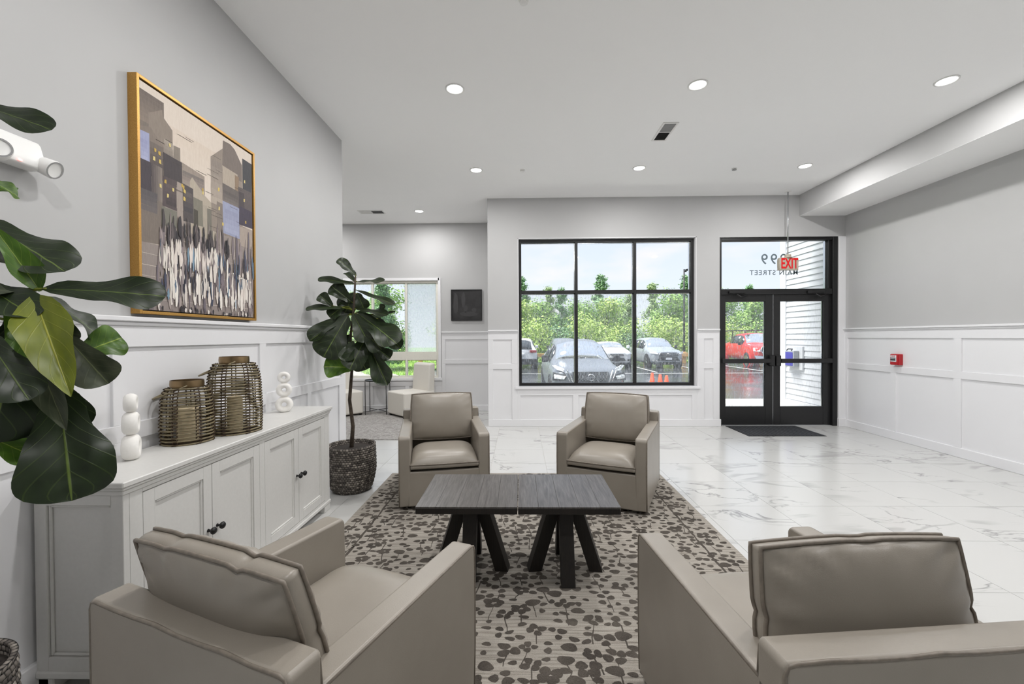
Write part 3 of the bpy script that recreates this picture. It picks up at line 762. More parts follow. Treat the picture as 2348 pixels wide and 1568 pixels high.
# ------------------------------------------------------------------ rugs and mat
RX0, RX1, RY0, RY1 = -1.36, 1.445, .83, 4.49
def area_rug():
    r = empty('area_rug', ((RX0+RX1)/2, (RY0+RY1)/2, 0), 0, 'greige area rug with dark flower pattern under the armchairs and tables', 'rug')
    w, h = (RX1-RX0)/2, (RY1-RY0)/2
    bx('pile', 'rug_pile', r, -w, w, -h, h, .0005, .012, bevel=.003)
    R = random.Random(21); me = MB(); z = [.0122]
    def blob(x, y, rx, ry, rot=0):
        if abs(x)+max(rx, ry) > w-.005 or abs(y)+max(rx, ry) > h-.005: return
        n = 16; pts = []; ph = R.uniform(0, 6); off = R.uniform(0, .0007)
        for k in range(n):
            a = 2*PI*k/n; zz = z[0]+off; q = 1+.09*math.sin(a*3+ph)+R.uniform(-.05, .05)
            u, v = rx*q*math.cos(a), ry*q*math.sin(a)
            pts.append((x+u*math.cos(rot)-v*math.sin(rot), y+u*math.sin(rot)+v*math.cos(rot), zz))
        me.add(pts, [tuple(range(n))])
    def stem(pts, wd):
        for k in range(len(pts)-1):
            (x0, y0), (x1, y1) = pts[k], pts[k+1]
            if max(abs(x0), abs(x1)) > w-.02 or max(abs(y0), abs(y1)) > h-.02: continue
            d = Vector((x1-x0, y1-y0)); n_ = Vector((-d.y, d.x)).normalized()*wd*R.uniform(.5, 1.2)
            me.add([(x0+n_.x, y0+n_.y, .0121), (x1+n_.x, y1+n_.y, .0121), (x1-n_.x, y1-n_.y, .0121), (x0-n_.x, y0-n_.y, .0121)], [(0, 1, 2, 3)])
    placed = []
    tries = 0
    while tries < 22000:
        tries += 1
        x, y = R.uniform(-w+.04, w-.04), R.uniform(-h+.04, h-.04)
        kind = R.random(); rad = .057 if kind < .5 else (.042 if kind < .66 else .026)
        if any((x-a)**2+(y-b)**2 < (rad+c)**2*.66 for a, b, c in placed): continue
        placed.append((x, y, rad))
        if kind < .5:
            n = R.choice([3, 4, 4, 5]); ph = R.uniform(0, 6); s = R.uniform(.8, 1.1)
            for k in range(n):
                a = ph+2*PI*k/n+R.uniform(-.25, .25); d = R.uniform(.026, .036)*s
                blob(x+d*math.cos(a)*1.15, y+d*math.sin(a)*.85, R.uniform(.020, .029)*s, R.uniform(.017, .024)*s, R.uniform(-.5, .5))
            L_ = R.uniform(.06, .16); sx = R.uniform(-.03, .03)
            stem([(x, y-.02), (x+sx*.4, y-.02-L_*.35), (x+sx, y-.02-L_*.7), (x+sx*1.1, y-.02-L_)], .0034)
        elif kind < .66:
            blob(x, y, R.uniform(.03, .042), R.uniform(.023, .032), R.uniform(-.3, .3))
            if R.random() < .35: stem([(x, y-.02), (x+R.uniform(-.02, .02), y-.07), (x+R.uniform(-.03, .03), y-.12)], .003)
        else: blob(x, y, R.uniform(.014, .028), R.uniform(.011, .02), R.uniform(-.5, .5))
    for s in (-1, 1):
        pts = [(s*(w-.21)+R.uniform(-.004, .004), -h+.03+k*.06) for k in range(int((2*h-.06)/.06))]
        stem(pts, .009)
        pts = [(-w+.22+k*.06, s*(h-.2)+R.uniform(-.004, .004)) for k in range(int((2*w-.44)/.06))]
        stem(pts, .009)
    me.build('flower_pattern', 'rug_flower', r)['kind'] = 'stuff'
area_rug()
ar = empty('alcove_rug', (-2.5, 7.0, 0), 0, 'plain light grey rug on the alcove floor behind the potted tree', 'rug')
bx('pile', 'rug_grey', ar, -1.4, 1.15, -1.015, 1.25, .0005, .014, bevel=.004)
dmat = empty('door_mat', (3.82, 6.56, 0), 0, 'dark grey ribbed rubber mat lying in front of the entrance doors', 'mat')
bx('border', 'black_paint', dmat, -.55, .55, -.365, .335, .0005, .007)
rb = MB()
for k in range(44):
    x = -.53+k*.0242; rb.box(x, x+.013, -.345, .315, .007, .0105)
rb.build('ribs', 'mat_rubber', dmat)['kind'] = 'stuff'

# ------------------------------------------------------------------ armchair
def pillow(w, h, th, bf, bb, n=26, pw=4.0, corner=.10, wr=0, seed=0, notch=()):
    """a box cushion lying in x/y, faces bulging +z (bf) and -z (bb); returns face/edge mesh and the two seam loops"""
    R = random.Random(seed); me = MB(); ph = [R.uniform(0, 6) for _ in range(8)]
    def outline(u, v):
        return u*math.sqrt(1-corner*v*v), v*math.sqrt(1-corner*u*u)
    def edge_off(u, v):
        d = 0
        for (side, pos, dep, wd) in notch:
            e, c = {'t': (1-v, u), 'b': (1+v, u), 'r': (1-u, v), 'l': (1+u, v)}[side]
            d += dep*math.exp(-((c-pos)/wd)**2)*math.exp(-(e/.35))
        return d
    def P(u, v, s):
        x, y = outline(u, v); x *= w/2; y *= h/2
        dd = edge_off(u, v)
        if dd:
            r_ = math.hypot(x, y) or 1; x -= x/r_*dd; y -= y/r_*dd
        b = (1-abs(u)**pw)*(1-abs(v)**pw)
        eu, ev = 1-abs(u), 1-abs(v); e = min(eu, ev)
        wrn = 0
        if wr:
            a = math.atan2(v, u)
            cor = math.exp(-((eu+ev)/.5)**2)
            wrn = wr*(math.sin(a*17+ph[0])*math.exp(-((e-.12)/.14)**2)*.55+math.sin((u-v if u*v > 0 else u+v)*22+ph[1])*cor*.8
                      + .5*math.sin(u*3.1+ph[2])*math.sin(v*2.7+ph[3])*b)*(0 if e < 1e-6 else min(1, e/.08))
        return Vector((x, y, s*th/2+s*(bf if s > 0 else bb)*b**.62+wrn*s))
    g = [-1+2*i/n for i in range(n+1)]
    # denser near the rim
    g = [math.copysign(abs(q)**.8, q) for q in g]
    idx = {}
    for s in (1, -1):
        for i, u in enumerate(g):
            for j, v in enumerate(g):
                idx[(s, i, j)] = len(me.v); me.v.append(tuple(P(u, v, s)))
        for i in range(n):
            for j in range(n):
                q = (idx[(s, i, j)], idx[(s, i+1, j)], idx[(s, i+1, j+1)], idx[(s, i, j+1)])
                me.f.append(q if s > 0 else q[::-1])
    per = [(i, 0) for i in range(n)]+[(n, j) for j in range(n)]+[(i, n) for i in range(n, 0, -1)]+[(0, j) for j in range(n, 0, -1)]
    m = len(per); mid = []
    for (i, j) in per:
        a = Vector(me.v[idx[(1, i, j)]]); b = Vector(me.v[idx[(-1, i, j)]]); c = (a+b)/2
        o = Vector((c.x, c.y, 0)).normalized()*th*.10
        mid.append(len(me.v)); me.v.append(tuple(c+o))
    for k in range(m):
        k2 = (k+1) % m
        a, b = idx[(1,)+per[k]], idx[(1,)+per[k2]]; c, d = idx[(-1,)+per[k]], idx[(-1,)+per[k2]]
        me.f.append((a, b, mid[k2], mid[k])[::-1]); me.f.append((mid[k], mid[k2], d, c)[::-1])
    loops = [[Vector(me.v[idx[(s,)+p]])*1.0 for p in per] for s in (1, -1)]
    return me, loops
def xform(me, m): me.v = [tuple(m @ Vector(v)) for v in me.v]; return me
def pipe_loop(loop, m, r, out=.003):
    c = sum(loop, Vector())/len(loop)
    return MB().tube([m @ (p+(p-c).normalized()*out) for p in loop], r, 6, closed=True)

CW, CD, HF, HB, HK, AT = .754, .87, .612, .622, .711, .095
def armchair(loc, rz, label, back_y=-.34, lean=.20, seed=1, top=.872, wr=.006, notch=(), th=.07):
    a = empty('armchair', (loc[0], loc[1], .012), rz, label, 'armchair', 'taupe leather armchairs around the coffee tables')
    w, d = CW/2, CD/2
    def arm(s):
        m = MB(); x0, x1 = (s*w, s*(w-AT))
        N = 10
        # side silhouette, slightly bowed front edge
        prof = [(-d+.02, .03), (d-.012, .03), (d-.002, .2), (d, .4), (d-.004, HF-.02), (d-.02, HF), (-d+.09, HB), (-d+.02, HB)]
        m.prism(prof, min(x0, x1), max(x0, x1), lambda u, v, q: (q, u, v))
        o = m.build('arm', 'leather', a, bevel=.028, seg=4)
        px = s*(w-.004)
        path = [(px, -d+.09, HB-.008), (px, 0, (HF+HB)/2-.007), (px, d-.03, HF-.007), (px, d-.012, HF-.012), (px, d-.004, HF-.03), (px, d-.001, .4), (px, d-.003, .2), (px, d-.012, .035)]
        MB().tube(path, .0048, 6).build('piping', 'piping', o, smooth=True)
        return o
    arm(1); arm(-1)
    bp = [(-w, .03), (w, .03), (w, HK-.006), (w-.012, HK), (-w+.012, HK), (-w, HK-.006)]
    bk = MB().prism(bp, -d, -d+.097, lambda u, v, q: (u, q, v)).build('back_frame', 'leather', a, bevel=.026, seg=4)
    yb = -d+.004
    path = [(-w+.004, yb, .035), (-w+.004, yb, HK-.03), (-w+.012, yb, HK-.010), (-w+.03, yb, HK-.005)]+[(-w+.03+(2*w-.06)*k/8, yb, HK-.005+.003*math.sin(k*2.1+seed)) for k in range(1, 8)]+[(w-.03, yb, HK-.005), (w-.012, yb, HK-.010), (w-.004, yb, HK-.03), (w-.004, yb, .035)]
    MB().tube(path, .0052, 6).build('piping', 'piping', bk, smooth=True)
    for s in (1, -1):
        MB().tube([(s*(w-.004), -d+.094, HB), (s*(w-.005), -d+.09, HK-.02), (s*(w-.012), -d+.07, HK-.006), (s*(w-.012), -d+.02, HK-.005)], .004, 6).build('piping', 'piping', bk, smooth=True)
    fp = bx('front_panel', 'leather', a, -w+AT-.02, w-AT+.02, -d+.05, d-.006, .03, .318, bevel=.012, seg=3)
    MB().lathe([(.24, -.0005), (.24, .022), (.20, .031)], 28).build('swivel_base', 'black_paint', a)
    # seat cushion
    sw, sd = w*2-2*AT+.012, .60
    me, loops = pillow(sw, sd, .035, .092, .012, 22, 5.0, .05, wr*.3, seed+3)
    m = Matrix.Translation((0, d-.005-sd/2+.012, .350)) @ Matrix.Rotation(math.radians(1.5), 4, 'X')
    sc = xform(me, m).build('seat_cushion', 'leather', a, smooth=True)
    pipe_loop(loops[0], m, .0055).build('piping', 'piping', sc, smooth=True)
    # back cushion: leaning on the frame
    bw, bh = .592, .44
    me, loops = pillow(bw, bh, th, .075, .045, 30, 2.6, .07, wr, seed, notch)
    R3 = Matrix.Rotation(PI/2, 4, 'X') @ Matrix.Rotation(PI, 4, 'Y')   # face +z -> +y
    R3 = Matrix(((1, 0, 0, 0), (0, 0, 1, 0), (0, 1, 0, 0), (0, 0, 0, 1)))
    R3 = Matrix(((-1, 0, 0, 0), (0, 0, 1, 0), (0, 1, 0, 0), (0, 0, 0, 1)))
    m = Matrix.Translation((0, back_y+.06, top)) @ Matrix.Rotation(lean, 4, 'X') @ Matrix.Translation((0, 0, -bh/2)) @ R3
    bc = xform(me, m).build('back_cushion', 'leather', a, smooth=True)
    for lp in loops: pipe_loop(lp, m, .0058).build('piping', 'piping', bc, smooth=True)
    return a
armchair((-.728, 3.985), 3.359, 'taupe leather armchair on the far side of the tables beside the potted fig tree', seed=2, wr=.003)
armchair((.828, 3.938), 2.725, 'taupe leather armchair on the far side of the tables in front of the black window', seed=5, wr=.003)
armchair((-.691, 1.426), -.365, 'taupe leather armchair with its back to the camera beside the white sideboard', back_y=-.405, lean=.27, seed=8, th=.05, wr=.007,
         notch=(('t', -.46, .016, .05), ('t', .55, .008, .07), ('r', .1, .008, .06), ('r', -.35, .008, .06), ('l', .1, .008, .06), ('l', -.35, .008, .06)))
armchair((.906, 1.407), .096, 'taupe leather armchair with its back to the camera on the open tiled side', back_y=-.262, lean=-.17, seed=12, top=.862, th=.045, wr=.007,
         notch=(('t', -.06, .007, .06), ('l', .2, .01, .06), ('r', .2, .008, .08)))

# ------------------------------------------------------------------ coffee tables
def table(x, label):
    r = empty('coffee_table', (x, 2.653, .012), 0, label, 'coffee table', 'pair of square dark oak tables pushed together')
    H = .485; s = .2845; n = 5
    bx('apron', 'black_oak', r, -s, s, -s, s, H-.042, H-.009, bevel=.002)
    for k in range(n):
        x0 = -s+2*s*k/n; x1 = -s+2*s*(k+1)/n
        bx('plank', 'dark_oak', r, x0+.0003, x1-.0003, -s, s, H-.009, H, bevel=.0008)
    def leg(tx, ty, bx_, by):
        a = Vector((tx, ty, H-.042)); b = Vector((bx_, by, 0)); m = MB()
        px = .04; d = Vector((bx_-tx, by-ty, 0)).normalized(); q = Vector((-d.y, d.x, 0))
        vs = []
        for c in (b, a):
            for u, v in ((-1, -1), (1, -1), (1, 1), (-1, 1)): vs.append(c+d*px*u+q*px*v)
        m.add(vs, [(3, 2, 1, 0), (4, 5, 6, 7), (0, 1, 5, 4), (1, 2, 6, 5), (2, 3, 7, 6), (3, 0, 4, 7)])
        m.build('leg', 'black_oak', r, bevel=.002)
    leg(-.05, 0, -.19, -.02); leg(.05, 0, .19, -.02); leg(0, -.06, .0, -.19); leg(0, .06, 0, .19)
    return r
table(-.3055, 'dark oak square coffee table with splayed legs, the one nearer the sideboard')
table(.2675, 'dark oak square coffee table with splayed legs, the one nearer the entrance')

# ------------------------------------------------------------------ sideboard
def sideboard():
    y0, y1, x0, x1, H = 1.70, 3.575, -1.985, -1.615, .864
    r = empty('sideboard', ((x0+x1)/2, (y0+y1)/2, 0), 0, 'long white four-door sideboard along the left wall under the painting', 'sideboard')
    X, Y = r.location.x, r.location.y
    def b(n_, mt, a0, a1, b0, b1, c0, c1, par=None, bev=.002): return bx(n_, mt, par or r, a0-X, a1-X, b0-Y, b1-Y, c0, c1, bevel=bev)
    W_ = 'cabinet_paint'
    b('top', W_, x0, x1+.022, y0-.022, y1+.022, H-.024, H, bev=.004)
    b('top_moulding', W_, x0, x1+.014, y0-.014, y1+.014, H-.038, H-.024, bev=.004)
    b('cornice', W_, x0, x1+.006, y0-.006, y1+.006, H-.058, H-.038, bev=.003)
    b('carcass', W_, x0+.01, x1-.03, y0+.03, y1-.03, .05, H-.05)
    # near and far end: framed panels
    for ya, yb_ in ((y0, y0+.03), (y1-.03, y1)):
        b('end_stile', W_, x0, x0+.05, ya, yb_, .0, H-.058); b('end_stile', W_, x1-.05, x1, ya, yb_, .0, H-.058)
        b('end_rail', W_, x0+.05, x1-.05, ya, yb_, H-.10, H-.058); b('end_rail', W_, x0+.05, x1-.05, ya, yb_, .07, .14)
        yc = (ya+.018, yb_) if ya == y0 else (ya, yb_-.018)
        b('end_panel', W_, x0+.05, x1-.05, yc[0], yc[1], .14, H-.10)
        q = (ya+.008, ya+.02) if ya == y0 else (yb_-.02, yb_-.008)
        for a0, a1, c0, c1 in ((x0+.05, x0+.062, .14, H-.10), (x1-.062, x1-.05, .14, H-.10), (x0+.062, x1-.062, .14, .152), (x0+.062, x1-.062, H-.112, H-.10)):
            b('bead', W_, a0, a1, q[0], q[1], c0, c1, bev=.004)
    b('plinth', W_, x0+.0, x1+.008, y0-.008, y1+.008, .055, .085, bev=.006)
    for fy in (y0+.05, y1-.05, (y0+y1)/2): b('foot', W_, x1-.07, x1+.004, fy-.05, fy+.05, 0, .055, bev=.004)
    for fy in (y0+.05, y1-.05): b('foot', W_, x0+.005, x0+.07, fy-.05, fy+.05, 0, .055, bev=.004)
    # face frame
    fs = [(y0+.03, 1.792), (2.612, 2.664), (3.488, y1-.03)]
    for p0, p1 in fs: b('face_stile', W_, x1-.03, x1, p0, p1, .085, H-.058, bev=.001)
    for p0, p1 in ((1.792, 2.612), (2.664, 3.488)):
        b('face_rail', W_, x1-.03, x1, p0, p1, H-.075, H-.058, bev=.001); b('face_rail', W_, x1-.03, x1, p0, p1, .085, .10, bev=.001)
    def door(d0, d1, knob_y):
        dz0, dz1 = .104, H-.079
        g = .0018; d0 += g; d1 -= g
        d = empty('door', (x1-X, (d0+d1)/2-Y, dz0)); d.parent = r
        def q(n_, a0, a1, b0, b1, c0, c1, bev=.001, mt=W_): return bx(n_, mt, d, a0, a1, b0-(d0+d1)/2, b1-(d0+d1)/2, c0-dz0, c1-dz0, bevel=bev)
        s_ = .058
        q('door_stile', -.022, 0, d0, d0+s_, dz0, dz1); q('door_stile', -.022, 0, d1-s_, d1, dz0, dz1)
        q('door_rail', -.022, 0, d0+s_, d1-s_, dz1-s_, dz1); q('door_rail', -.022, 0, d0+s_, d1-s_, dz0, dz0+s_)
        q('door_panel', -.022, -.012, d0+s_, d1-s_, dz0+s_, dz1-s_, 0)
        e = .012
        for b0, b1, c0, c1 in ((d0+s_, d0+s_+e, dz0+s_, dz1-s_), (d1-s_-e, d1-s_, dz0+s_, dz1-s_), (d0+s_+e, d1-s_-e, dz0+s_, dz0+s_+e), (d0+s_+e, d1-s_-e, dz1-s_-e, dz1-s_)):
            q('bead', -.016, -.004, b0, b1, c0, c1, .004)
        m_ = Matrix.Translation((0, knob_y-(d0+d1)/2, .45-dz0)) @ Matrix.Rotation(PI/2, 4, 'Y')
        MB().lathe([(.009, 0), (.006, .008), (.006, .016), (.016, .022), (.019, .030), (.014, .038), (.004, .040)], 18, mat=m_).build('knob', 'black_paint', d, smooth=True)
    door(1.792, 2.202, 2.17); door(2.202, 2.612, 2.236); door(2.664, 3.076, 3.046); door(3.076, 3.488, 3.108)
sideboard()
TOP = .864
def lantern(x, y, R_, hbody, rc, hc, label, n, seed, hand):
    r = empty('lantern', (x, y, TOP), 0, label, 'lantern', 'rattan lanterns on the sideboard')
    R = random.Random(seed)
    def rad(z):
        q = z/hbody
        if q < .62: return R_*(.965+.035*math.sin(PI*min(1, q/.62)))
        return rc+.006+(R_*.965-rc-.006)*math.sqrt(max(0, 1-((q-.62)/.40)**2.3))
    hoops = MB()
    for k in range(n):
        z = .006+(hbody-.012)*k/(n-1); rr = rad(z)
        ph = R.uniform(0, 6); pts = []
        for i in range(40):
            a = 2*PI*i/40; pts.append((rr*math.cos(a)*(1+.006*math.sin(3*a+ph)), rr*math.sin(a)*(1+.006*math.sin(2*a+ph)), z+.0022*math.sin(2*a+ph)))
        MB().tube(pts, .0049, 6, closed=True).build('hoop', 'rattan', r, smooth=True)
    for k in range(7):
        a = 2*PI*k/7+.4
        for off in (-.011, .011):
            pts = [((rad(z)-.003)*math.cos(a)-off*math.sin(a), (rad(z)-.003)*math.sin(a)+off*math.cos(a), z) for z in [hbody*i/16 for i in range(17)]]
            rb_ = MB().tube(pts, .0028, 5).build('rib', 'twine', r, smooth=True)
        tw = MB()
        for i in range(n):
            z = .006+(hbody-.012)*i/(n-1); rr = rad(z)+.003
            c, s = math.cos(a), math.sin(a)
            tw.tube([(rr*c+.014*s, rr*s-.014*c, z-.004), ((rr+.004)*c, (rr+.004)*s, z), (rr*c-.014*s, rr*s+.014*c, z+.004)], .0028, 5)
        tw.build('binding', 'twine', r, smooth=True)
    MB().lathe([(rc, 0), (rc+.002, hc*.5), (rc, hc), (rc-.003, hc), (rc-.003, 0)], 36, (0, 0, hbody-.002), cap=False, close=True).build('collar', 'brass', r, smooth=True, auto=.5)
    MB().lathe([(.001, .004), (R_*.9, .004), (R_*.9, .008), (.001, .008)], 28, cap=False).build('base_plate', 'twine', r)
    # hinged carrying handle, folded down on one side
    pts = []
    for i in range(15):
        q = PI*i/14; cx = (rc+.004)*math.cos(q); out = hand*math.sin(q)
        pts.append((cx, out, hbody+.012-math.sin(q)*.055*hand/.12))
    m_ = Matrix.Rotation(math.radians(128), 4, 'Z')
    h = MB().tube([m_ @ Vector(p) for p in pts], .0042, 6).build('handle', 'rattan', r, smooth=True)
    return r
lantern(-1.868, 2.365, .122, .308, .078, .04, 'shorter rattan lantern with brass collar on the sideboard', 17, 3, .15)
lantern(-1.775, 2.625, .145, .425, .080, .042, 'taller rattan lantern with brass collar on the sideboard', 25, 4, .18)
def candle(x, y, R_, h, label):
    r = empty('candle', (x, y, TOP+.008), 0, label, 'candle')
    MB().lathe([(.001, 0), (R_, 0), (R_, h-.004), (R_-.004, h), (R_*.5, h-.006), (.001, h-.006)], 28, cap=False).build('wax', 'candle_wax', r, smooth=True, auto=.6)
    MB().lathe([(.0012, h-.006), (.0012, h+.012)], 6).build('wick', 'plate_white', r)
candle(-1.868, 2.365, .052, .185, 'cream pillar candle inside the shorter rattan lantern')
candle(-1.775, 2.625, .042, .21, 'cream pillar candle inside the taller rattan lantern')
def sculpture(x, y, az, label):
    r = empty('ring_sculpture', (x, y, TOP), az, label, 'sculpture', 'white ring sculptures on the sideboard')
    z = 0
    m = MB()
    for i, (R_, rt) in enumerate(((.064, .023), (.057, .021), (.046, .017))):
        zc = z+R_-.002
        if i == 0: zc = R_-.006
        pts = []
        n1, n2 = 28, 14
        vs = []; fs = []
        for a in range(n1):
            t_ = 2*PI*a/n1
            cr_ = R_-rt
            for b in range(n2):
                q = 2*PI*b/n2; rr = cr_+rt*math.cos(q)
                yy = rt*1.45*math.sin(q)
                zz = zc+rr*math.sin(t_)
                if i == 0: zz = max(.0005, zz)
                vs.append((rr*math.cos(t_)*1.0, yy, zz))
        for a in range(n1):
            for b in range(n2):
                a2, b2 = (a+1) % n1, (b+1) % n2; fs.append((a*n2+b, a2*n2+b, a2*n2+b2, a*n2+b2))
        MB().add(vs, fs).build('ring', 'ceramic', r, smooth=True)
        z = zc+R_-.004
sculpture(-1.85, 3.315, math.radians(26), 'white stacked-ring sculpture showing its holes at the far end of the sideboard')
sculpture(-1.868, 2.015, math.radians(125), 'white stacked-ring sculpture seen edge-on at the near end of the sideboard')

# ------------------------------------------------------------------ fig trees
def leaf_mesh(seed, fold, droop, wav, mats, pointed=False):
    R = random.Random(seed); me = MB(); nu, nv = 10, 24; uv = []
    prof = [(0, .05), (.04, .20), (.10, .36), (.2, .47), (.3, .52), (.4, .60), (.5, .74), (.6, .88), (.7, .98), (.78, 1.0), (.86, .95), (.92, .83), (.96, .64), (.985, .42), (1, .03)]
    if pointed: prof = [(0, .08), (.05, .36), (.12, .66), (.22, .92), (.34, 1.0), (.48, .95), (.62, .80), (.75, .60), (.87, .36), (.95, .18), (1, .02)]
    def wd(t):
        for (a, b), (c, d) in zip(prof, prof[1:]):
            if t <= c: return b+(d-b)*(t-a)/(c-a)
        return .1
    ph = R.uniform(0, 6)
    for j in range(nv+1):
        t_ = math.sin(PI/2*(j/nv)**.85)
        for i in range(nu+1):
            u = -1+2*i/nu
            x = .5*wd(t_)*u*(1+.05*math.sin(t_*15+ph+(2 if u > 0 else 0)))
            z = fold*abs(u)*wd(t_)*.5-droop*t_*t_+wav*math.sin(t_*11+ph+(1.7 if u > 0 else 0))*u*u*wd(t_)
            z += .012*math.sin(t_*6*2*PI-abs(u)*4)*(1-abs(u))*.6
            me.v.append((x, t_, z)); uv.append((i/nu, t_))
    for j in range(nv):
        for i in range(nu):
            a = j*(nu+1)+i; me.f.append((a, a+1, a+nu+2, a+nu+1))
    m = bpy.data.meshes.new('leaf'); m.from_pydata(me.v, [], me.f)
    ul = m.uv_layers.new(name='UVMap')
    for p in m.polygons:
        p.use_smooth = True
        for li in p.loop_indices: ul.data[li].uv = uv[m.loops[li].vertex_index]
    m.materials.append(M[mats]); return m
LM = {}
for nm_ in ('leaf_dark', 'leaf_green', 'leaf_olive', 'leaf_back'):
    LM[nm_] = [leaf_mesh(1, .30, .10, .05, nm_), leaf_mesh(2, .12, .16, .07, nm_), leaf_mesh(3, .5, .05, .05, nm_), leaf_mesh(4, .35, .08, .06, nm_, True)]
def fig_leaves(root, data, mats, variants):
    O = root.location
    for (d, mt, va) in zip(data, mats, variants):
        b, t_ = Vector(d[0:3]), Vector(d[3:6]); w_ = d[6]; n_ = Vector(d[7:10])
        yv = (t_-b); L_ = yv.length; yv.normalize(); n_ = (n_-yv*n_.dot(yv)).normalized(); xv = yv.cross(n_)
        m4 = Matrix((xv*w_, yv*L_, n_*min(w_*1.3, L_))).transposed().to_4x4(); m4.translation = b-O
        o = bpy.data.objects.new('leaf', LM[mt][va]); COL.objects.link(o); o.parent = root; o.matrix_local = m4
FG = [[-1.644,1.22,2.145,-1.364,1.22,2.064,0.091,0.169,-0.794,0.585],[-1.647,1.3,1.938,-1.638,1.38,1.913,0.06,0.887,0.044,0.46],[-1.703,1.3,1.885,-1.677,1.4,1.953,0.055,0.483,-0.577,0.659],[-1.561,1.2,1.788,-1.262,1.16,1.654,0.144,0.294,-0.513,0.807],[-1.325,1.16,1.573,-1.353,1.08,1.736,0.068,0.943,-0.334,-0.001],[-1.298,1.14,1.578,-1.033,1.22,1.577,0.108,0.239,-0.789,0.567],[-1.334,1.16,1.573,-1.403,1.05,1.576,0.072,0.363,-0.203,0.91],[-1.296,1.12,1.559,-1.098,1.02,1.306,0.111,0.349,-0.747,0.566],[-1.332,1.18,1.561,-1.286,1.3,1.461,0.096,0.804,0.167,0.571],[-1.298,1.22,1.393,-1.245,1.32,1.448,0.103,0.769,-0.569,0.289],[-1.256,1.16,1.45,-1.177,1.2,1.313,0.106,0.564,-0.822,0.084],[-1.331,1.14,1.438,-1.176,1.08,1.208,0.086,0.297,-0.856,0.423],[-1.255,1.14,1.314,-1.138,1.06,1.04,0.192,0.656,-0.601,0.457],[-1.342,1.12,1.497,-1.283,1.02,1.194,0.165,0.846,-0.433,0.31],[-1.453,1.1,1.204,-1.218,1.06,1.145,0.075,0.153,-0.407,0.901],[-1.412,1.2,1.551,-1.49,1.24,1.283,0.169,0.634,-0.716,-0.293],[-1.352,1.2,1.338,-1.378,1.22,1.12,0.148,0.666,-0.731,-0.148],[-1.513,1.2,1.589,-1.496,1.1,1.44,0.103,0.618,-0.617,0.487],[-1.562,1.25,1.647,-1.789,1.3,1.764,0.114,0.339,-0.431,0.836],[-1.366,1.12,1.532,-1.245,1.08,1.382,0.081,0.431,-0.722,0.541],[-1.562,1.2,1.714,-1.375,1.12,1.648,0.076,0.036,-0.582,0.813],[-1.362,1.06,1.461,-1.181,1.0,1.308,0.101,0.379,-0.616,0.69],[-1.46,1.12,1.602,-1.254,1.08,1.506,0.098,0.245,-0.593,0.767],[-1.485,1.24,1.554,-1.408,1.3,1.411,0.124,0.771,-0.618,0.156],[-1.489,1.12,1.322,-1.276,1.08,1.236,0.107,0.23,-0.533,0.814],[-1.415,1.2,1.376,-1.28,1.22,1.177,0.108,0.573,-0.757,0.313]]
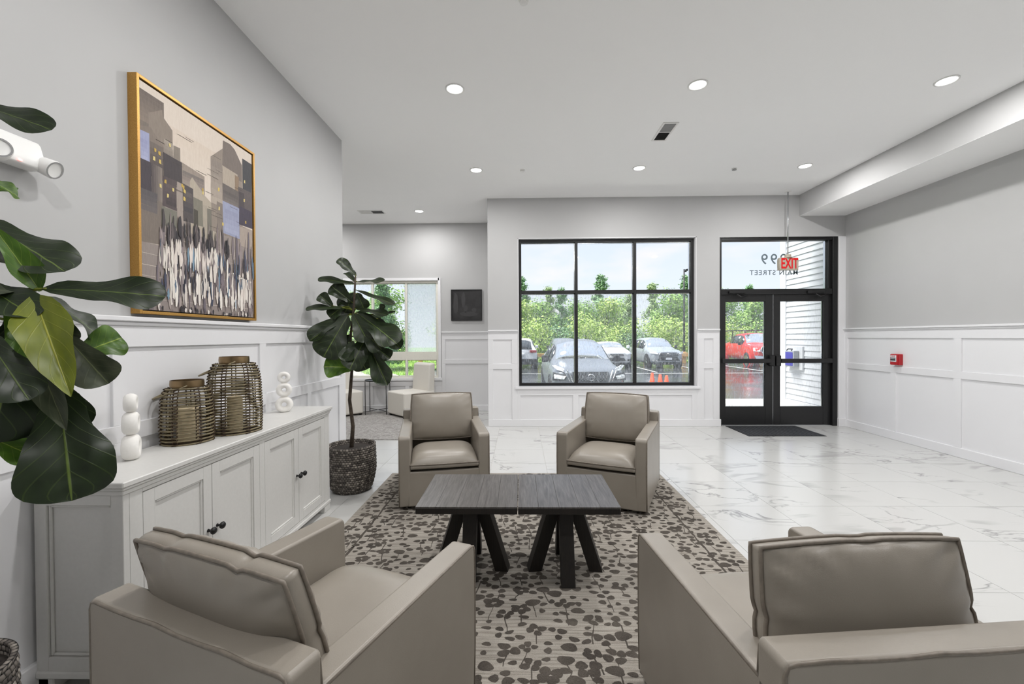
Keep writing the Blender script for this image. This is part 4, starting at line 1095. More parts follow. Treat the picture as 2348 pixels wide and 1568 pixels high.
BG = [[-1.555,4.05,2.031,-1.69,3.98,2.187,0.113,0.655,-0.714,0.247],[-1.568,4.05,1.954,-1.876,3.95,2.004,0.099,0.327,-0.679,0.658],[-1.559,4.05,1.965,-1.696,4.15,2.082,0.077,0.232,-0.589,0.774],[-1.552,4.05,1.97,-1.253,3.9,1.978,0.105,-0.227,-0.406,0.885],[-1.556,4.05,1.893,-1.149,3.9,1.758,0.093,0.074,-0.551,0.831],[-1.566,4.05,1.717,-1.218,3.9,1.668,0.12,-0.086,-0.483,0.871],[-1.661,4.0,1.722,-1.97,3.9,1.728,0.107,0.203,-0.581,0.788],[-1.76,4.0,1.738,-1.865,3.95,1.844,0.12,0.529,-0.839,0.129],[-1.608,4.08,1.781,-1.773,4.0,1.935,0.167,0.516,-0.849,0.113],[-1.62,4.05,1.671,-1.914,3.85,1.421,0.163,0.112,-0.836,0.537],[-1.616,4.0,1.654,-1.764,3.8,1.284,0.279,0.387,-0.867,0.314],[-1.524,4.0,1.668,-1.095,3.75,1.425,0.248,0.036,-0.665,0.746],[-1.35,4.05,1.631,-1.131,4.0,1.341,0.144,0.022,-0.982,0.186],[-1.416,3.95,1.47,-1.493,3.72,1.187,0.216,0.334,-0.774,0.538],[-1.574,4.0,1.161,-1.777,3.85,1.187,0.221,0.592,-0.75,0.294],[-1.395,3.95,1.351,-1.174,3.75,1.025,0.181,-0.088,-0.874,0.477],[-1.376,4.05,1.348,-1.238,4.05,1.248,0.137,0.264,-0.894,0.363],[-1.311,4.0,1.652,-1.287,4.0,1.76,0.054,0.265,-0.963,-0.058],[-1.318,4.0,1.652,-1.159,3.95,1.681,0.051,-0.307,-0.508,0.804],[-1.599,4.1,1.876,-1.666,4.05,1.687,0.169,0.322,-0.937,0.134],[-1.568,4.1,1.875,-1.499,4.1,1.72,0.139,0.376,-0.911,0.167],[-1.669,4.05,1.411,-1.864,4.0,1.321,0.167,0.143,-0.963,0.228],[-1.596,4.1,1.348,-1.47,4.05,1.149,0.199,0.298,-0.864,0.405],[-1.629,4.15,1.677,-1.424,4.15,1.503,0.187,0.281,-0.901,0.33],[-1.708,4.15,1.599,-1.822,4.15,1.348,0.219,0.214,-0.972,-0.097],[-1.55,3.95,1.666,-1.363,3.8,1.412,0.175,-0.018,-0.867,0.499],[-1.636,4.15,1.756,-1.771,4.15,1.646,0.172,-0.305,-0.873,0.38],[-1.611,4.15,1.834,-1.765,4.1,1.753,0.147,0.075,-0.906,0.416],[-1.597,4.15,1.692,-1.377,4.2,1.567,0.173,0.428,-0.793,0.433],[-1.622,4.05,1.472,-1.78,4.0,1.23,0.182,0.039,-0.983,0.178],[-1.457,3.9,1.529,-1.231,3.75,1.355,0.173,-0.082,-0.806,0.586],[-1.533,3.9,1.412,-1.547,3.75,1.242,0.144,0.092,-0.749,0.656],[-1.584,4.15,1.41,-1.412,4.2,1.217,0.173,0.363,-0.928,0.082],[-1.666,4.05,1.748,-1.776,3.95,1.652,0.143,0.252,-0.802,0.542]]
def pot(root, R0, R1, H, soil_z):
    n = 48; rows = 26; me = MB(); uv = []
    vs = []; prof = []
    for j in range(rows+1):
        q = j/rows; z = H*q
        r_ = R0+(R1-R0)*min(1, q/.45)**.5 if q < .45 else R1*(1-.03*((q-.45)/.55)**2)
        prof.append((r_+.0025*math.cos(j*PI), z))
    full = [(r_, z) for r_, z in prof]+[(prof[-1][0]-.016, H), (prof[-1][0]-.018, soil_z-.02)]
    m = bpy.data.meshes.new('basket')
    for k, (r_, z) in enumerate(full):
        for i in range(n+1):
            a = 2*PI*i/n; vs.append((r_*math.cos(a), r_*math.sin(a), z)); uv.append((i/n, z/H if k <= rows else .98-(H-z)/H))
    fs = []
    for k in range(len(full)-1):
        for i in range(n): a = k*(n+1)+i; fs.append((a, a+1, a+n+2, a+n+1))
    fs.append(tuple(range(n))[::-1])
    m.from_pydata(vs, [], fs); ul = m.uv_layers.new(name='UVMap')
    for p in m.polygons:
        p.use_smooth = True
        for li in p.loop_indices: ul.data[li].uv = uv[m.loops[li].vertex_index]
    m.materials.append(M['woven_rope']); o = bpy.data.objects.new('basket', m); COL.objects.link(o); o.parent = root
    MB().lathe([(.001, soil_z+.012), (prof[-1][0]*.6, soil_z+.006), (prof[-1][0]-.017, soil_z)], 30, cap=False).build('soil', 'soil', root, smooth=True)
def fig(loc, label, trunk, data, mats, variants, pr):
    r = empty('fiddle_leaf_fig', loc, 0, label, 'potted plant')
    pot(r, *pr)
    O = Vector(loc)
    pts = [Vector(p)-O for p in trunk]; k = len(pts)
    MB().tube(pts, [.021-.012*i/(k-1) for i in range(k)], 8).build('trunk', 'bark', r, smooth=True)
    # leaf stalks
    for d in data:
        b = Vector(d[0:3])-O; dirn = (Vector(d[3:6])-Vector(d[0:3])).normalized()
        near = min((pts[i].lerp(pts[i+1], q/6) for i in range(k-1) for q in range(7)), key=lambda p: (p-b).length+abs(p.z-b.z+.03))
        if (near-b).length > .6: continue
        MB().tube([near, (near+b)/2+Vector((0, 0, .01)), b+dirn*.01], [.006, .005, .0035], 6).build('stalk', 'leaf_olive', r, smooth=True)
    fig_leaves(r, data, mats, variants)
D, G, O_, B_ = 'leaf_dark', 'leaf_green', 'leaf_olive', 'leaf_back'
fig((-1.785, 1.24, 0), 'large potted fiddle leaf fig at the near end of the sideboard, leaves before the painting',
    [(-1.80, 1.24, .38), (-1.79, 1.235, .8), (-1.74, 1.22, 1.25), (-1.62, 1.20, 1.55), (-1.55, 1.2, 1.75), (-1.62, 1.22, 2.0), (-1.64, 1.22, 2.1)], FG,
    [D, G, G, D, G, D, B_, O_, D, G, B_, B_, D, D, G, D, D, D, D, G, B_, D, D, D, D, D], [1, 0, 0, 1, 3, 1, 1, 3, 1, 0, 2, 3, 1, 1, 1, 1, 1, 1, 1, 0, 2, 1, 0, 1, 1, 0], (.158, .185, .42, .38))
fig((-1.612, 4.045, 0), 'bare-trunked potted fiddle leaf fig in a woven basket past the far end of the sideboard',
    [(-1.615, 4.04, .36), (-1.60, 4.05, .6), (-1.63, 4.05, .85), (-1.605, 4.05, 1.13), (-1.615, 4.05, 1.45), (-1.58, 4.05, 1.75), (-1.563, 4.05, 2.02)], BG,
    [D, D, D, D, D, D, D, D, D, D, D, D, D, D, G, D, D, D, D, D, D, D, D, D, D, D, D]+[D]*7, [1, 1, 0, 1, 1, 1, 1, 0, 0, 2, 1, 1, 0, 1, 0, 2, 0, 0, 0, 1, 1, 1, 1, 1, 1, 0, 1, 1, 1, 0, 1, 0, 1, 1], (.165, .225, .43, .39))

# ------------------------------------------------------------------ alcove seats and table
def slipper(loc, rz, label):
    r = empty('slipper_chair', (loc[0], loc[1], .014), rz, label, 'chair', 'cream slipper chairs in the alcove')
    bx('seat', 'linen', r, -.30, .30, -.32, .33, .03, .445, bevel=.03, seg=4)
    m = MB(); pr_ = [(-.33, .40), (-.18, .40), (-.22, .93), (-.30, .955), (-.345, .95)]
    m.prism(pr_, -.285, .285, lambda u, v, a: (a, u, v)); m.build('backrest', 'linen', r, bevel=.03, seg=4)
    for sx in (-.26, .26):
        for sy in (-.28, .28): bx('leg', 'black_paint', r, sx-.02, sx+.02, sy-.02, sy+.02, 0, .032)
slipper((-2.03, 7.92), math.radians(135), 'cream upholstered slipper chair by the alcove window right of the small black table')
slipper((-3.36, 7.92), math.radians(-135), 'cream upholstered slipper chair half hidden behind the end of the left wall')
stb = empty('side_table', (-2.71, 8.08, .014), .12, 'small black metal side table between the cream chairs in the alcove', 'side table')
H = .625; a = .19
MB().lathe([(.001, H-.012), (.235, H-.012), (.235, H+.01), (.228, H+.01), (.228, H-.004), (.001, H-.004)], 32, cap=False).build('tray', 'black_metal', stb, smooth=False)
for sx in (-a, a):
    for sy in (-a, a): MB().tube([(sx, sy, 0), (sx, sy, H-.01)], .0075, 8).build('leg', 'black_metal', stb, smooth=True)
for s in (1, -1): MB().tube([(-a, -a*s, .06), (a, a*s, .06)], .006, 6).build('stretcher', 'black_metal', stb, smooth=True)

# ------------------------------------------------------------------ outside
GZ = -.31
structure(MB().box(-40, 60, 10.05, 28.6, GZ-.3, GZ).build('ground_parking_lot', 'wet_asphalt'))
structure(MB().box(-6.4, 30, YF+t-.02, 10.05, GZ-.3, -.02).build('sidewalk', 'concrete'))
structure(MB().box(-40, -6.4, 3, 10.05, GZ-.3, GZ+.05).build('ground_grass_side', 'grass'))
gs = MB().box(-60, 90, 28.6, 70, GZ-.3, GZ+.10).box(-40, -4.6, 13, 28.6, GZ-.3, GZ+.07).build('ground_grass_verge', 'grass'); structure(gs)
def grass(x0, x1, y0, y1, z, n, name, label, hmin=.05, hmax=.14):
    R = random.Random(5); m = MB()
    for k in range(n):
        x, y = R.uniform(x0, x1), R.uniform(y0, y1); h = R.uniform(hmin, hmax); a = R.uniform(0, PI); c, s = math.cos(a)*.02, math.sin(a)*.02
        m.add([(x-c, y-s, z), (x+c, y+s, z), (x+R.uniform(-.05, .05), y+R.uniform(-.05, .05), z+h)], [(0, 1, 2)])
    o = m.build(name, 'foliage_c'); tag(o, label, 'grass', None, 'stuff')
grass(-10, 22, 28.7, 31.5, GZ+.1, 9000, 'verge_grass', 'strip of bright green grass behind the timber rail')
grass(-14, -4.7, 15, 28, GZ+.07, 7000, 'lawn_grass', 'green lawn grass seen through the low alcove panes')
ln = []
for x in (-1.3, 1.35, 3.9, 6.65, 9.35, 12.1, 15): ln.append((x, 21, 27.2))
for x in (.35, 3.2): ln.append((x, 10.9, 15.4))
for x, a, b in ln:
    o = MB().box(x-.05, x+.05, a, b, GZ, GZ+.003).build('parking_line', 'line_paint'); structure(o)
structure(MB().box(-1, 14, 20.4, 20.5, GZ, GZ+.003).build('parking_line', 'line_paint'))
# timber guard rail
def rail_fence():
    r = empty('guard_rail', (4, 28.0, GZ), 0, 'low timber guard rail along the far edge of the parking lot', 'fence')
    x = -9
    while x < 20:
        bx('post', 'timber', r, x-4-.12, x-4+.12, -.1, .1, 0, .74, bevel=.01); x += 2.45
    x = -9
    while x < 19.9:
        bx('rail', 'timber', r, x-4, x-4+2.44, -.16, -.1, .44, .68, bevel=.01); x += 2.45
rail_fence()
def lamp_post(x, y, label):
    r = empty('lamp_post', (x, y, GZ+.1), 0, label, 'lamp post')
    MB().lathe([(.2, 0), (.2, .5), (.19, .55)], 14).build('base', 'concrete', r)
    MB().lathe([(.075, .5), (.05, 6.2)], 10).build('pole', 'car_trim', r, smooth=True)
    m = MB().box(-.02, .16, -.05, .05, 6.02, 6.1); m.box(.12, .75, -.16, .16, -.06, .06, Matrix.Translation((0, 0, 6.12)) @ Matrix.Rotation(-.15, 4, 'Y')); m.build('lamp_head', 'car_trim', r, bevel=.01)
lamp_post(11.15, 29.4, 'tall dark parking lot lamp post behind the grey car')
def cone(x, y, label):
    r = empty('traffic_cone', (x, y, GZ), 0, label, 'traffic cone', 'orange cones in the parking lot')
    MB().lathe([(.14, .03), (.035, .72), (.028, .73), (.02, .73)], 18).build('cone', 'cone_orange', r, smooth=True, auto=.6)
    bx('base', 'cone_orange', r, -.19, .19, -.19, .19, 0, .035, bevel=.01)
cone(3.70, 12.1, 'orange traffic cone on the wet lot, tallest and leftmost of the three')
cone(3.76, 11.6, 'orange traffic cone on the wet lot, middle one of the three')
cone(3.83, 11.3, 'orange traffic cone on the wet lot, rightmost of the three')

# ------------------------------------------------------------------ neighbouring wing with white lap siding
wing = structure(MB().box(5.74, 9, YF+t-.02, 9.50, -.02, 5.2).build('wall_wing', 'siding'))
SP = .1155
for k in range(44):
    z = .10+k*SP
    m = MB(); m.add([(5.722, YF+t-.02, z), (5.722, 9.34, z), (5.738, 9.34, z+SP), (5.738, YF+t-.02, z+SP), (5.745, YF+t-.02, z), (5.745, 9.34, z), (5.745, 9.34, z+SP), (5.745, YF+t-.02, z+SP)],
                    [(0, 1, 2, 3), (0, 4, 5, 1), (4, 7, 6, 5), (2, 6, 7, 3), (0, 3, 7, 4), (1, 5, 6, 2)])
    m.build('siding_board', 'siding', wing)
bx('corner_board', 'siding', wing, 5.70, 5.76, 9.34, 9.53, -.02, 5.2, bevel=.004)
bx('skirt_board', 'siding', wing, 5.695, 5.75, YF+t-.02, 9.34, -.02, .09, bevel=.004)
ib = empty('entry_box', (5.71, 9.0, .80), 0, 'small grey box with a blue front panel on the white siding', 'box')
bx('mounting_plate', 'siding', ib, -.02, .02, -.24, .24, -.06, .42, bevel=.004)
bx('body', 'box_grey', ib, -.13, -.02, -.14, .16, 0, .34, bevel=.02, seg=3)
bx('front_panel', 'blue_label', ib, -.134, -.13, -.11, .13, .02, .30, bevel=.002)
MB().tube([(-.13, -.07, .33), (-.11, -.06, .365), (-.11, .08, .365), (-.13, .09, .33)], .012, 6).build('handle', 'car_trim', ib, smooth=True)

# ------------------------------------------------------------------ cars (nose at local -y, ground at z = 0)
def car(name, loc, rz, paint, label, cat='car', L=4.6, Wd=1.84, H=1.69, hood=1.03, face='suv', rear=False, pick=False, trim=True, seed=0):
    r = empty(name, loc, rz, label, cat)
    w = Wd/2; k = H/1.69
    if pick:
        st = [(0, .42, .95, 1.02, .86, .78), (.03, .36, 1.08, 1.16, .93, .84), (.10, .34, 1.14, 1.22, .98, .86), (.22, .34, 1.18, 1.27, 1, .86), (.27, .34, 1.2, 1.31, 1, .82),
              (.31, .34, 1.22, 1.55, 1, .76), (.36, .34, 1.24, 1.86, 1, .70), (.42, .34, 1.24, 1.92, 1, .68), (.58, .34, 1.24, 1.91, 1, .68), (.645, .34, 1.24, 1.82, 1, .67),
              (.66, .34, 1.25, 1.30, 1, .80), (.98, .36, 1.25, 1.29, .99, .84), (1.0, .42, 1.22, 1.26, .95, .84)]
    else:
        st = [(0, .34, .74, .82, .76, .66), (.015, .26, .84, .92, .88, .76), (.05, .22, .90, .98, .95, .80), (.13, .20, .93, 1.02, .99, .82), (.24, .20, .96, hood+.04, 1, .82),
              (.285, .20, .98, hood+.12, 1, .79), (.35, .20, 1.0, 1.38*k, 1, .72), (.415, .20, 1.0, 1.60*k, 1, .66), (.48, .20, 1.0, 1.665*k, 1, .65), (.62, .20, 1.02, 1.69*k, 1, .65),
              (.80, .20, 1.04, 1.65*k, 1, .63), (.90, .21, 1.06, 1.55*k, .99, .61), (.96, .24, 1.04, 1.28*k, .96, .62), (.985, .27, 1.0, 1.08, .93, .70), (1.0, .34, .9, .96, .86, .7)]
    half = []
    for (q, zl, zb, zt, wm, wt) in st:
        W1, W2 = wm*w, wt*w
        half.append([(0, zl), (W1*.8, zl), (W1*.965, zl+.12), (W1, (zl+zb)*.52), (W1*.99, zb-.07), (W1*.95, zb), (W2+(W1*.95-W2)*.14, zb+(zt-zb)*.86), (W2*.9, zt-.012), (W2*.5, zt+.006), (0, zt+.014)])
    me = MB(); nr = 18
    for (s_, hp) in zip(st, half):
        y = s_[0]*L
        ring = [(x, z) for x, z in hp]+[(-x, z) for x, z in hp[-2:0:-1]]
        for (x, z) in ring: me.v.append((x, y+(.10*(abs(x)/w)**2*(1 if s_[0] < .1 else (-1 if s_[0] > .95 else 0))), z))
    for i in range(len(st)-1):
        for j in range(nr):
            j2 = (j+1) % nr; me.f.append((i*nr+j, i*nr+j2, (i+1)*nr+j2, (i+1)*nr+j))
    me.f.append(tuple(range(nr))); me.f.append(tuple((len(st)-1)*nr+j for j in range(nr)))
    me.build('body', paint, r, sub=1)
    def ribbon(i0, i1, fr, name_, mt, up=.012, zc=0):
        m = MB(); rows = []
        for i in range(i0, i1+1):
            hp = half[i]; y = st[i][0]*L
            x1, z1 = hp[6]; x2, z2 = hp[7]
            xs = [-x1*fr, -x2*.62*fr, 0, x2*.62*fr, x1*fr]; zs = [z1-.005, z2+.005, hp[9][1], z2+.005, z1-.005]
            rows.append([(x, y+zc, z+up) for x, z in zip(xs, zs)])
        for rw in rows: m.v += rw
        for a in range(len(rows)-1):
            for b in range(4): q = a*5+b; m.f.append((q, q+1, q+6, q+5))
        o = m.build(name_, mt, r, smooth=True); sdf = o.modifiers.new('s', 'SOLIDIFY'); sdf.thickness = .012; sdf.offset = -1
        return o
    ws = (4, 6) if pick else (5, 7)
    ribbon(ws[0], ws[1], .96, 'windshield', 'car_glass', .022, -.02)
    if rear: ribbon(11, 13, .9, 'rear_window', 'car_glass_dark', .03, .03)
    def side(sg, ia, ib_, name_, f0=.12, f1=.93):
        m = MB(); n = 0
        for i in range(ia, ib_+1):
            hp = half[i]; y = st[i][0]*L; (xa, za), (xb, zb) = hp[5], hp[6]
            for f_ in (f0, f1): m.v.append((sg*(xa+(xb-xa)*f_+.012), y, za+(zb-za)*f_+.004))
        for a in range(ib_-ia): m.f.append((a*2, a*2+1, a*2+3, a*2+2))
        o = m.build(name_, 'car_glass_dark', r, smooth=True); sdf = o.modifiers.new('s', 'SOLIDIFY'); sdf.thickness = .01
    for sg in (-1, 1):
        if pick: side(sg, 5, 7, 'side_window'); side(sg, 7, 9, 'side_window')
        else: side(sg, 6, 8, 'side_window'); side(sg, 8, 9, 'side_window'); side(sg, 9, 11, 'side_window')
    wr_ = .41 if pick else .36
    for sg in (-1, 1):
        for yy in ((.185*L), (.80*L)):
            m_ = Matrix.Translation((sg*(w-.10), yy, wr_)) @ Matrix.Rotation(PI/2, 4, 'Y')
            arch = MB().lathe([(wr_+.075, -.085), (wr_+.075, .108), (wr_+.02, .112), (wr_+.02, -.085)], 26, mat=m_ if sg > 0 else Matrix.Translation((sg*(w-.10), yy, wr_)) @ Matrix.Rotation(-PI/2, 4, 'Y')).build('wheel_arch', 'car_trim' if trim else paint, r, smooth=True, auto=.5)
            mm = m_ if sg > 0 else Matrix.Translation((sg*(w-.10), yy, wr_)) @ Matrix.Rotation(-PI/2, 4, 'Y')
            wh = MB().lathe([(wr_*.62, -.1), (wr_*.97, -.1), (wr_, -.06), (wr_, .08), (wr_*.95, .118), (wr_*.66, .118)], 26, mat=mm).build('wheel', 'tyre', r, smooth=True, auto=.5)
            rm = MB().lathe([(.04, .125), (wr_*.2, .122), (wr_*.64, .119), (wr_*.66, .128)], 20, mat=mm)
            for q in range(5):
                rm.box(-.03, .03, .05, wr_*.62, .118, .130, mm @ Matrix.Rotation(2*PI*q/5, 4, 'Z'))
            rm.build('rim', 'chrome', wh)
        mz = (1.22 if pick else 1.06)*1.0
        my = (.31 if pick else .31)*L
        b = MB().box(sg*(w-.02), sg*(w+.16), my, my+.10, mz, mz+.19)
        b.build('mirror', 'car_trim' if paint != 'car_white' else 'car_white', r, bevel=.04, seg=3)
    # nose pieces follow the curve of the bumper
    def fy(x, z):
        t_ = abs(x)/w
        base_ = .012 if .45 < z < .8 else .03+max(0, (z-.8))*.5+max(0, .45-z)*.25
        return base_-.055+.42*max(0, t_-.42)**2*2.0
    def front(poly, name_, mt, th=.05, lift=0, parent=None):
        m = MB(); n = len(poly); cx = sum(p[0] for p in poly)/n; cz = sum(p[1] for p in poly)/n
        # dense outline so that it bends round the corner
        P_ = []
        for i in range(n):
            (xa, za), (xb, zb) = poly[i], poly[(i+1) % n]
            for q in range(4): P_.append((xa+(xb-xa)*q/4, za+(zb-za)*q/4))
        nn = len(P_)
        for x, z in P_: m.v.append((x, fy(x, z)-lift, z))
        for x, z in P_: m.v.append((x, fy(x, z)-lift+th, z))
        m.v.append((cx, fy(cx, cz)-lift, cz))
        for i in range(nn):
            j = (i+1) % nn; m.f.append((i, j, 2*nn)); m.f.append((i, nn+i, nn+j, j))
        return m.build(name_, mt, parent or r)
    def mirror(poly): return [(-x, z) for x, z in poly]
    def trim_line(pts, rr, name_, mt='chrome'):
        P_ = []
        for (xa, za), (xb, zb) in zip(pts, pts[1:]):
            for q in range(5): P_.append((xa+(xb-xa)*q/5, za+(zb-za)*q/5))
        P_.append(pts[-1])
        return MB().tube([(x, fy(x, z)-.012, z) for x, z in P_], rr, 6).build(name_, mt, r, smooth=True)
    if rear:
        y1 = L
        def back(x0, x1, z0, z1, name_, mt, dep=.03):
            return bx(name_, mt, r, x0, x1, y1-.08, y1+dep, z0, z1, bevel=.015, seg=2)
        back(-w*.95, w*.95, .26, .56, 'rear_bumper', 'car_trim', .015)
        for sg in (-1, 1): back(min(sg*.48, sg*w*.93), max(sg*.48, sg*w*.93), .90, 1.03, 'tail_light', 'lens_red', -.0)
        back(-.2, .2, .74, .86, 'licence_plate', 'plate_white', .03)
    elif face == 'v':
        f0_, t0_ = front, trim_line
        def front(poly, *a_, **k_): return f0_([(x, z*1.13) for x, z in poly], *a_, **k_)
        def trim_line(pts, *a_, **k_): return t0_([(x, z*1.13) for x, z in pts], *a_, **k_)
        front([(-.44, .80), (.44, .80), (.33, .50), (-.33, .50)], 'grille', 'grille', lift=.01)
        for sg in (1, -1):
            trim_line([(sg*.56, .84), (sg*.50, .74), (sg*.37, .47), (sg*.30, .445), (0, .44)], .022, 'grille_trim')
            trim_line([(sg*.66, .855), (sg*.585, .74), (sg*.50, .60)], .012, 'grille_trim')
            h1 = [(sg*.62, .86), (sg*.80, .93), (sg*.90, .92), (sg*.78, .83), (sg*.64, .80)]
            front(h1, 'daytime_light', 'headlight', lift=.012)
            front([(sg*.57, .73), (sg*.88, .78), (sg*.90, .60), (sg*.60, .62)], 'lamp_housing', 'car_trim', lift=.008)
            front([(sg*.60, .71), (sg*.86, .74), (sg*.87, .65), (sg*.64, .64)], 'headlight', 'headlight', lift=.018)
            front([(sg*.72, .44), (sg*.80, .50), (sg*.84, .44), (sg*.77, .38)], 'fog_light', 'headlight', lift=.012)
        front([(-.72, .42), (.72, .42), (.66, .24), (-.66, .24)], 'lower_bumper', 'car_trim', lift=.004)
        front([(-.16, .435), (.16, .435), (.16, .335), (-.16, .335)], 'licence_plate', 'plate_white', .02, .035)
        em = MB(); c = Vector((0, fy(0, .77)-.03, .775))
        em.tube([c+Vector((.075*math.cos(a), 0, .075*math.sin(a))) for a in [2*PI*i/24 for i in range(24)]], .011, 6, closed=True)
        em.box(c.x-.10, c.x+.10, c.y-.008, c.y+.008, c.z-.014, c.z+.014); em.build('emblem', 'chrome', r)
        wp = MB()
        for sg in (0, 1): wp.tube([(-.55+sg*.5, .287*L-.03, hood+.155), (-.1+sg*.5, .295*L-.03, hood+.17)], .008, 5)
        wp.build('wiper', 'car_trim', r)
    elif face == 'suv':
        front([(-.42, .86), (.42, .86), (.52, .72), (.50, .66), (-.50, .66), (-.52, .72)], 'grille', 'grille', lift=.012)
        front([(-.46, .64), (.46, .64), (.60, .44), (-.60, .44)], 'lower_grille', 'car_trim', lift=.01)
        trim_line([(-.55, .70), (-.44, .885), (.44, .885), (.55, .70)], .014, 'grille_trim', 'chrome')
        for sg in (1, -1):
            front([(sg*.55, .85), (sg*.90, .93), (sg*.92, .84), (sg*.60, .78)], 'headlight', 'headlight', lift=.014)
            front([(sg*.60, .46), (sg*.78, .60), (sg*.84, .44), (sg*.70, .36)], 'bumper_trim', 'chrome', lift=.012)
            trim_line([(sg*.64, .40), (sg*.40, .40)], .02, 'bumper_trim', 'chrome')
        front([(-.16, .60), (.16, .60), (.16, .49), (-.16, .49)], 'licence_plate', 'plate_white', .02, .035)
        front([(-.8, .36), (.8, .36), (.74, .22), (-.74, .22)], 'lower_bumper', 'car_trim', lift=.004)
        em = MB(); c = Vector((0, fy(0, .78)-.03, .79))
        em.tube([c+Vector((.085*math.cos(a), 0, .055*math.sin(a))) for a in [2*PI*i/24 for i in range(24)]], .009, 6, closed=True)
        em.tube([c+Vector((.05*math.cos(a), 0, .02+.02*math.sin(a))) for a in [2*PI*i/16 for i in range(16)]], .007, 6, closed=True)
        em.tube([c+Vector((.02*math.cos(a), 0, .05*math.sin(a))) for a in [2*PI*i/16 for i in range(16)]], .007, 6, closed=True)
        em.build('emblem', 'chrome', r)
    elif face == 'small':
        front([(-.34, .80), (.34, .80), (.40, .70), (-.40, .70)], 'grille', 'grille', lift=.012)
        front([(-.40, .58), (.40, .58), (.50, .42), (-.50, .42)], 'lower_grille', 'grille', lift=.012)
        trim_line([(-.4, .69), (.4, .69)], .012, 'grille_trim')
        for sg in (1, -1):
            front([(sg*.50, .78), (sg*.90, .90), (sg*.93, .80), (sg*.58, .71)], 'headlight', 'headlight', lift=.014)
            front([(sg*.60, .50), (sg*.78, .50), (sg*.76, .40), (sg*.62, .40)], 'fog_light', 'car_trim', lift=.012)
        front([(-.16, .66), (.16, .66), (.16, .56), (-.16, .56)], 'licence_plate', 'plate_white', .02, .035)
        front([(-.8, .32), (.8, .32), (.74, .2), (-.74, .2)], 'lower_bumper', 'car_trim', lift=.004)
    elif face == 'pick':
        front([(-.56, 1.12), (.56, 1.12), (.62, .98), (.54, .72), (-.54, .72), (-.62, .98)], 'grille', 'grille', lift=.02)
        trim_line([(-.58, .74), (-.66, .98), (-.58, 1.14), (.58, 1.14), (.66, .98), (.58, .74), (-.58, .74)], .03, 'grille_trim')
        for sg in (1, -1):
            front([(sg*.68, 1.08), (sg*.95, 1.10), (sg*.97, .92), (sg*.70, .90)], 'headlight', 'headlight', lift=.02)
        front([(-.96, .68), (.96, .68), (.9, .5), (-.9, .5)], 'front_bumper', 'chrome', .1, .06)
        front([(-.16, .66), (.16, .66), (.16, .55), (-.16, .55)], 'licence_plate', 'plate_white', .02, .09)
        rk = MB(); z = 2.02
        for sg in (-.68, .68):
            rk.tube([(sg, .34*L, 1.95), (sg, .37*L, z+.06), (sg, .98*L, z+.06)], .035, 6)
            for y_ in (.68, .97): rk.tube([(sg*1.15, y_*L, 1.25), (sg, y_*L, z+.06)], .03, 6)
        for y_ in (.40, .5, .6, .7, .8, .9, .98): rk.tube([(-.68, y_*L, z+.06), (.68, y_*L, z+.06)], .025, 6)
        rk.build('roof_rack', 'car_trim', r)
    return r
car('car', (1.69, 10.35, GZ), math.radians(1), 'car_dark', 'dark grey SUV with a chrome V-shaped grille parked closest to the window', face='v')
car('car', (8.0, 23.3, GZ), math.radians(2), 'car_grey', 'silver grey SUV with black bumper parked in front of the lamp post', face='suv')
car('car', (.03, 27.9, GZ), PI, 'car_white', 'white SUV parked with its red tail lights toward the building', rear=True)
car('car', (2.60, 23.4, GZ), 0, 'car_dark', 'dark SUV half hidden behind the SUV closest to the window', face='suv')
car('car', (5.28, 23.6, GZ), 0, 'car_white', 'white hatchback facing the building between two grey cars', face='small', H=1.46, Wd=1.80, L=4.3)
car('pickup_truck', (13.62, 23.2, GZ), math.radians(-6), 'car_red', 'red pickup truck with a roof rack seen through the left door', 'truck', L=5.8, Wd=2.03, face='pick', pick=True, trim=False)

# ------------------------------------------------------------------ trees beyond the lot
def crown_mesh(seed, mat, shape, n=5200, leaf=.10):
    R = random.Random(seed); m = MB(); blobs = []
    if shape == 'round':
        for k in range(16):
            a = R.uniform(0, 2*PI); z = R.uniform(.12, .95); rr = (1-abs(z-.45)**1.6*1.6)*.85
            blobs.append((rr*math.cos(a)*R.uniform(.3, 1), rr*math.sin(a)*R.uniform(.3, 1), z*4.2, R.uniform(.5, .95)))
    elif shape == 'tall':
        for k in range(30):
            a = R.uniform(0, 2*PI); z = .05+.95*(k+R.random())/30; rr = .75*(1-z)**.6+.12
            blobs.append((rr*math.cos(a)*R.uniform(.2, 1), rr*math.sin(a)*R.uniform(.2, 1), z*6.2, R.uniform(.3, .65)*(1.15-z*.55)))
    else:
        for k in range(12):
            a = R.uniform(0, 2*PI); blobs.append((R.uniform(.2, 1)*math.cos(a)*1.1, R.uniform(.2, 1)*math.sin(a)*.8, R.uniform(.3, 2.0), R.uniform(.5, .8)))
    for k in range(n):
        bx_, by, bz, br = R.choice(blobs)
        v = Vector((R.gauss(0, 1), R.gauss(0, 1), R.gauss(0, 1))).normalized()*br*R.uniform(.4, 1.2)
        c = Vector((bx_, by, bz))+v
        if c.z < .05: c.z = .05+R.random()*.2
        nrm = (v.normalized()+Vector((R.uniform(-.7, .7), R.uniform(-.7, .7), R.uniform(-.2, .9)))).normalized()
        u = nrm.orthogonal().normalized(); u = (Matrix.Rotation(R.uniform(0, 6.28), 3, nrm) @ u); w_ = nrm.cross(u)
        s = leaf*R.uniform(.5, 1.15)
        m.add([c-u*s, c+w_*s*.5, c+u*s, c-w_*s*.5], [(0, 1, 2, 3)])
    me = m.mesh('crown'); me.materials.append(M[mat]); return me
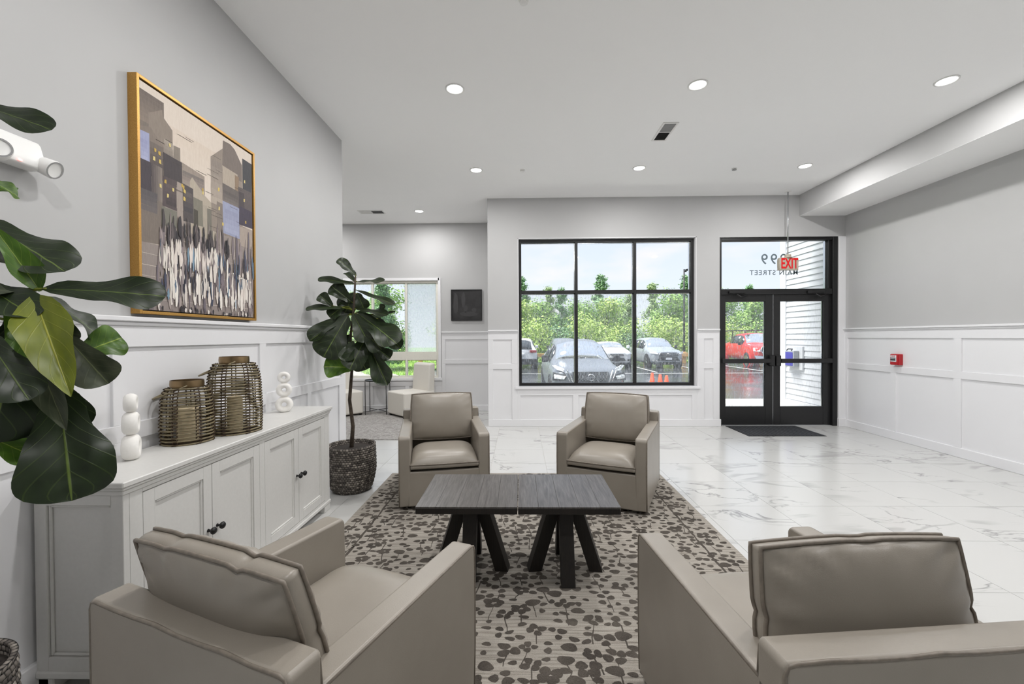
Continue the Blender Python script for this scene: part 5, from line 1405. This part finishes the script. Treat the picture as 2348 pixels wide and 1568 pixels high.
CM = [crown_mesh(1, 'foliage_a', 'round'), crown_mesh(2, 'foliage_b', 'tall'), crown_mesh(3, 'foliage_c', 'round'), crown_mesh(4, 'foliage_d', 'tall'), crown_mesh(5, 'foliage_c', 'bush', 3000, .08), crown_mesh(6, 'foliage_a', 'round'), crown_mesh(7, 'foliage_b', 'bush', 3000, .08)]
tr_me = MB().tube([(0, 0, 0), (.04, .02, 1.2), (-.03, .0, 2.4), (.02, .03, 4.2)], [.13, .10, .07, .03], 7).mesh('trunk'); tr_me.materials.append(M['bark'])
def tree(x, y, k, s, label, grp, rz, sz=1, nm_='tree'):
    r = empty(nm_, (x, y, GZ+.08), rz, label, 'tree' if nm_ == 'tree' else 'shrub', grp)
    c = bpy.data.objects.new('crown', CM[k]); COL.objects.link(c); c.parent = r; c.scale = (s*1.15, s*1.15, s*sz); c.location = (0, 0, .25*s if k not in (4, 6) else 0)
    q = bpy.data.objects.new('trunk', tr_me); COL.objects.link(q); q.parent = r; q.scale = (s, s, s*sz*(1 if k not in (4, 6) else .3))
R = random.Random(77)
ORD = ['first', 'second', 'third', 'fourth', 'fifth', 'sixth', 'seventh', 'eighth', 'ninth', 'tenth', 'eleventh', 'twelfth', 'thirteenth', 'fourteenth', 'fifteenth', 'sixteenth', 'seventeenth', 'eighteenth', 'nineteenth', 'twentieth']
CNT = {}
def nth(key): CNT[key] = CNT.get(key, -1)+1; return ORD[CNT[key]]
KL = {0: 'mid green round tree', 1: 'blue green slender tall tree', 2: 'light yellow green round tree', 3: 'pale green slender tall tree', 5: 'dense green round tree'}
x = -13.5; i = 0
while x < 30:
    k = [2, 0, 1, 5, 2, 3, 0, 5][i % 8]; y = R.uniform(33.5, 38)
    if -.29 < x/y < -.18: x += 1.2; i += 1; continue
    s = R.uniform(.95, 1.15) if k in (0, 2, 5) else R.uniform(.72, .9)
    tree(x, y, k, s, nth(('f', k))+' '+KL[k]+' from the left in the front row of woods', 'trees of the woods beyond the lot, '+KL[k], R.uniform(0, 6)); x += R.uniform(1.7, 2.3); i += 1
x = -16; 
while x < 36:
    k = [1, 3, 0, 1, 5, 3][i % 6]; y = R.uniform(40, 44)
    if -.29 < x/y < -.18: x += 1.5; i += 1; continue
    tree(x, y, k, R.uniform(.92, 1.16) if k in (1, 3) else R.uniform(1.1, 1.4), nth(('b', k))+' '+KL[k]+' from the left in the back row of woods', 'trees at the back of the woods, '+KL[k], R.uniform(0, 6)); x += R.uniform(2.2, 3.0); i += 1
x = -11
while x < 24:
    k = R.choice([4, 6, 4])
    if -.29 < x/31.4 < -.18: x += 1.2; continue
    tree(x, R.uniform(30.6, 32.2), k, R.uniform(.9, 1.3), nth(('s', k))+(' light green' if k == 4 else ' blue green')+' leafy shrub from the left behind the guard rail', 'shrubs at the foot of the woods, '+'ab'[k == 6], R.uniform(0, 6), 1, 'shrub'); x += R.uniform(1.2, 1.9)
tree(-6.9, 21.5, 1, .72, 'slender green tree on the lawn seen through the middle alcove pane', None, 1.0)
tree(-7.3, 23.0, 0, .95, 'round green tree on the lawn seen through the left alcove pane', None, 2.0)
rk_me = None
for (x, y, s, wh) in ((-6.6, 17.5, .5, "second from the left"), (-5.6, 18.2, .4, "third from the left"), (-7.4, 18.6, .6, "leftmost and biggest"), (-5.1, 16.8, .35, "rightmost and smallest")):
    m = MB(); R2 = random.Random(int(x*10)); 
    prof = [(.001, 0), (.8, 0), (1, .25), (.75, .5), (.3, .62), (.001, .64)]
    m.lathe(prof, 9, cap=False); m.v = [(a*s*R2.uniform(.8, 1.15), b*s*.7*R2.uniform(.8, 1.15), c*s*.7) for a, b, c in m.v]
    o = m.build('boulder', 'rock', None, loc=(x, y, GZ+.05)); tag(o, "pale boulder on the lawn outside the alcove window, "+wh, 'rock', 'boulders on the lawn')
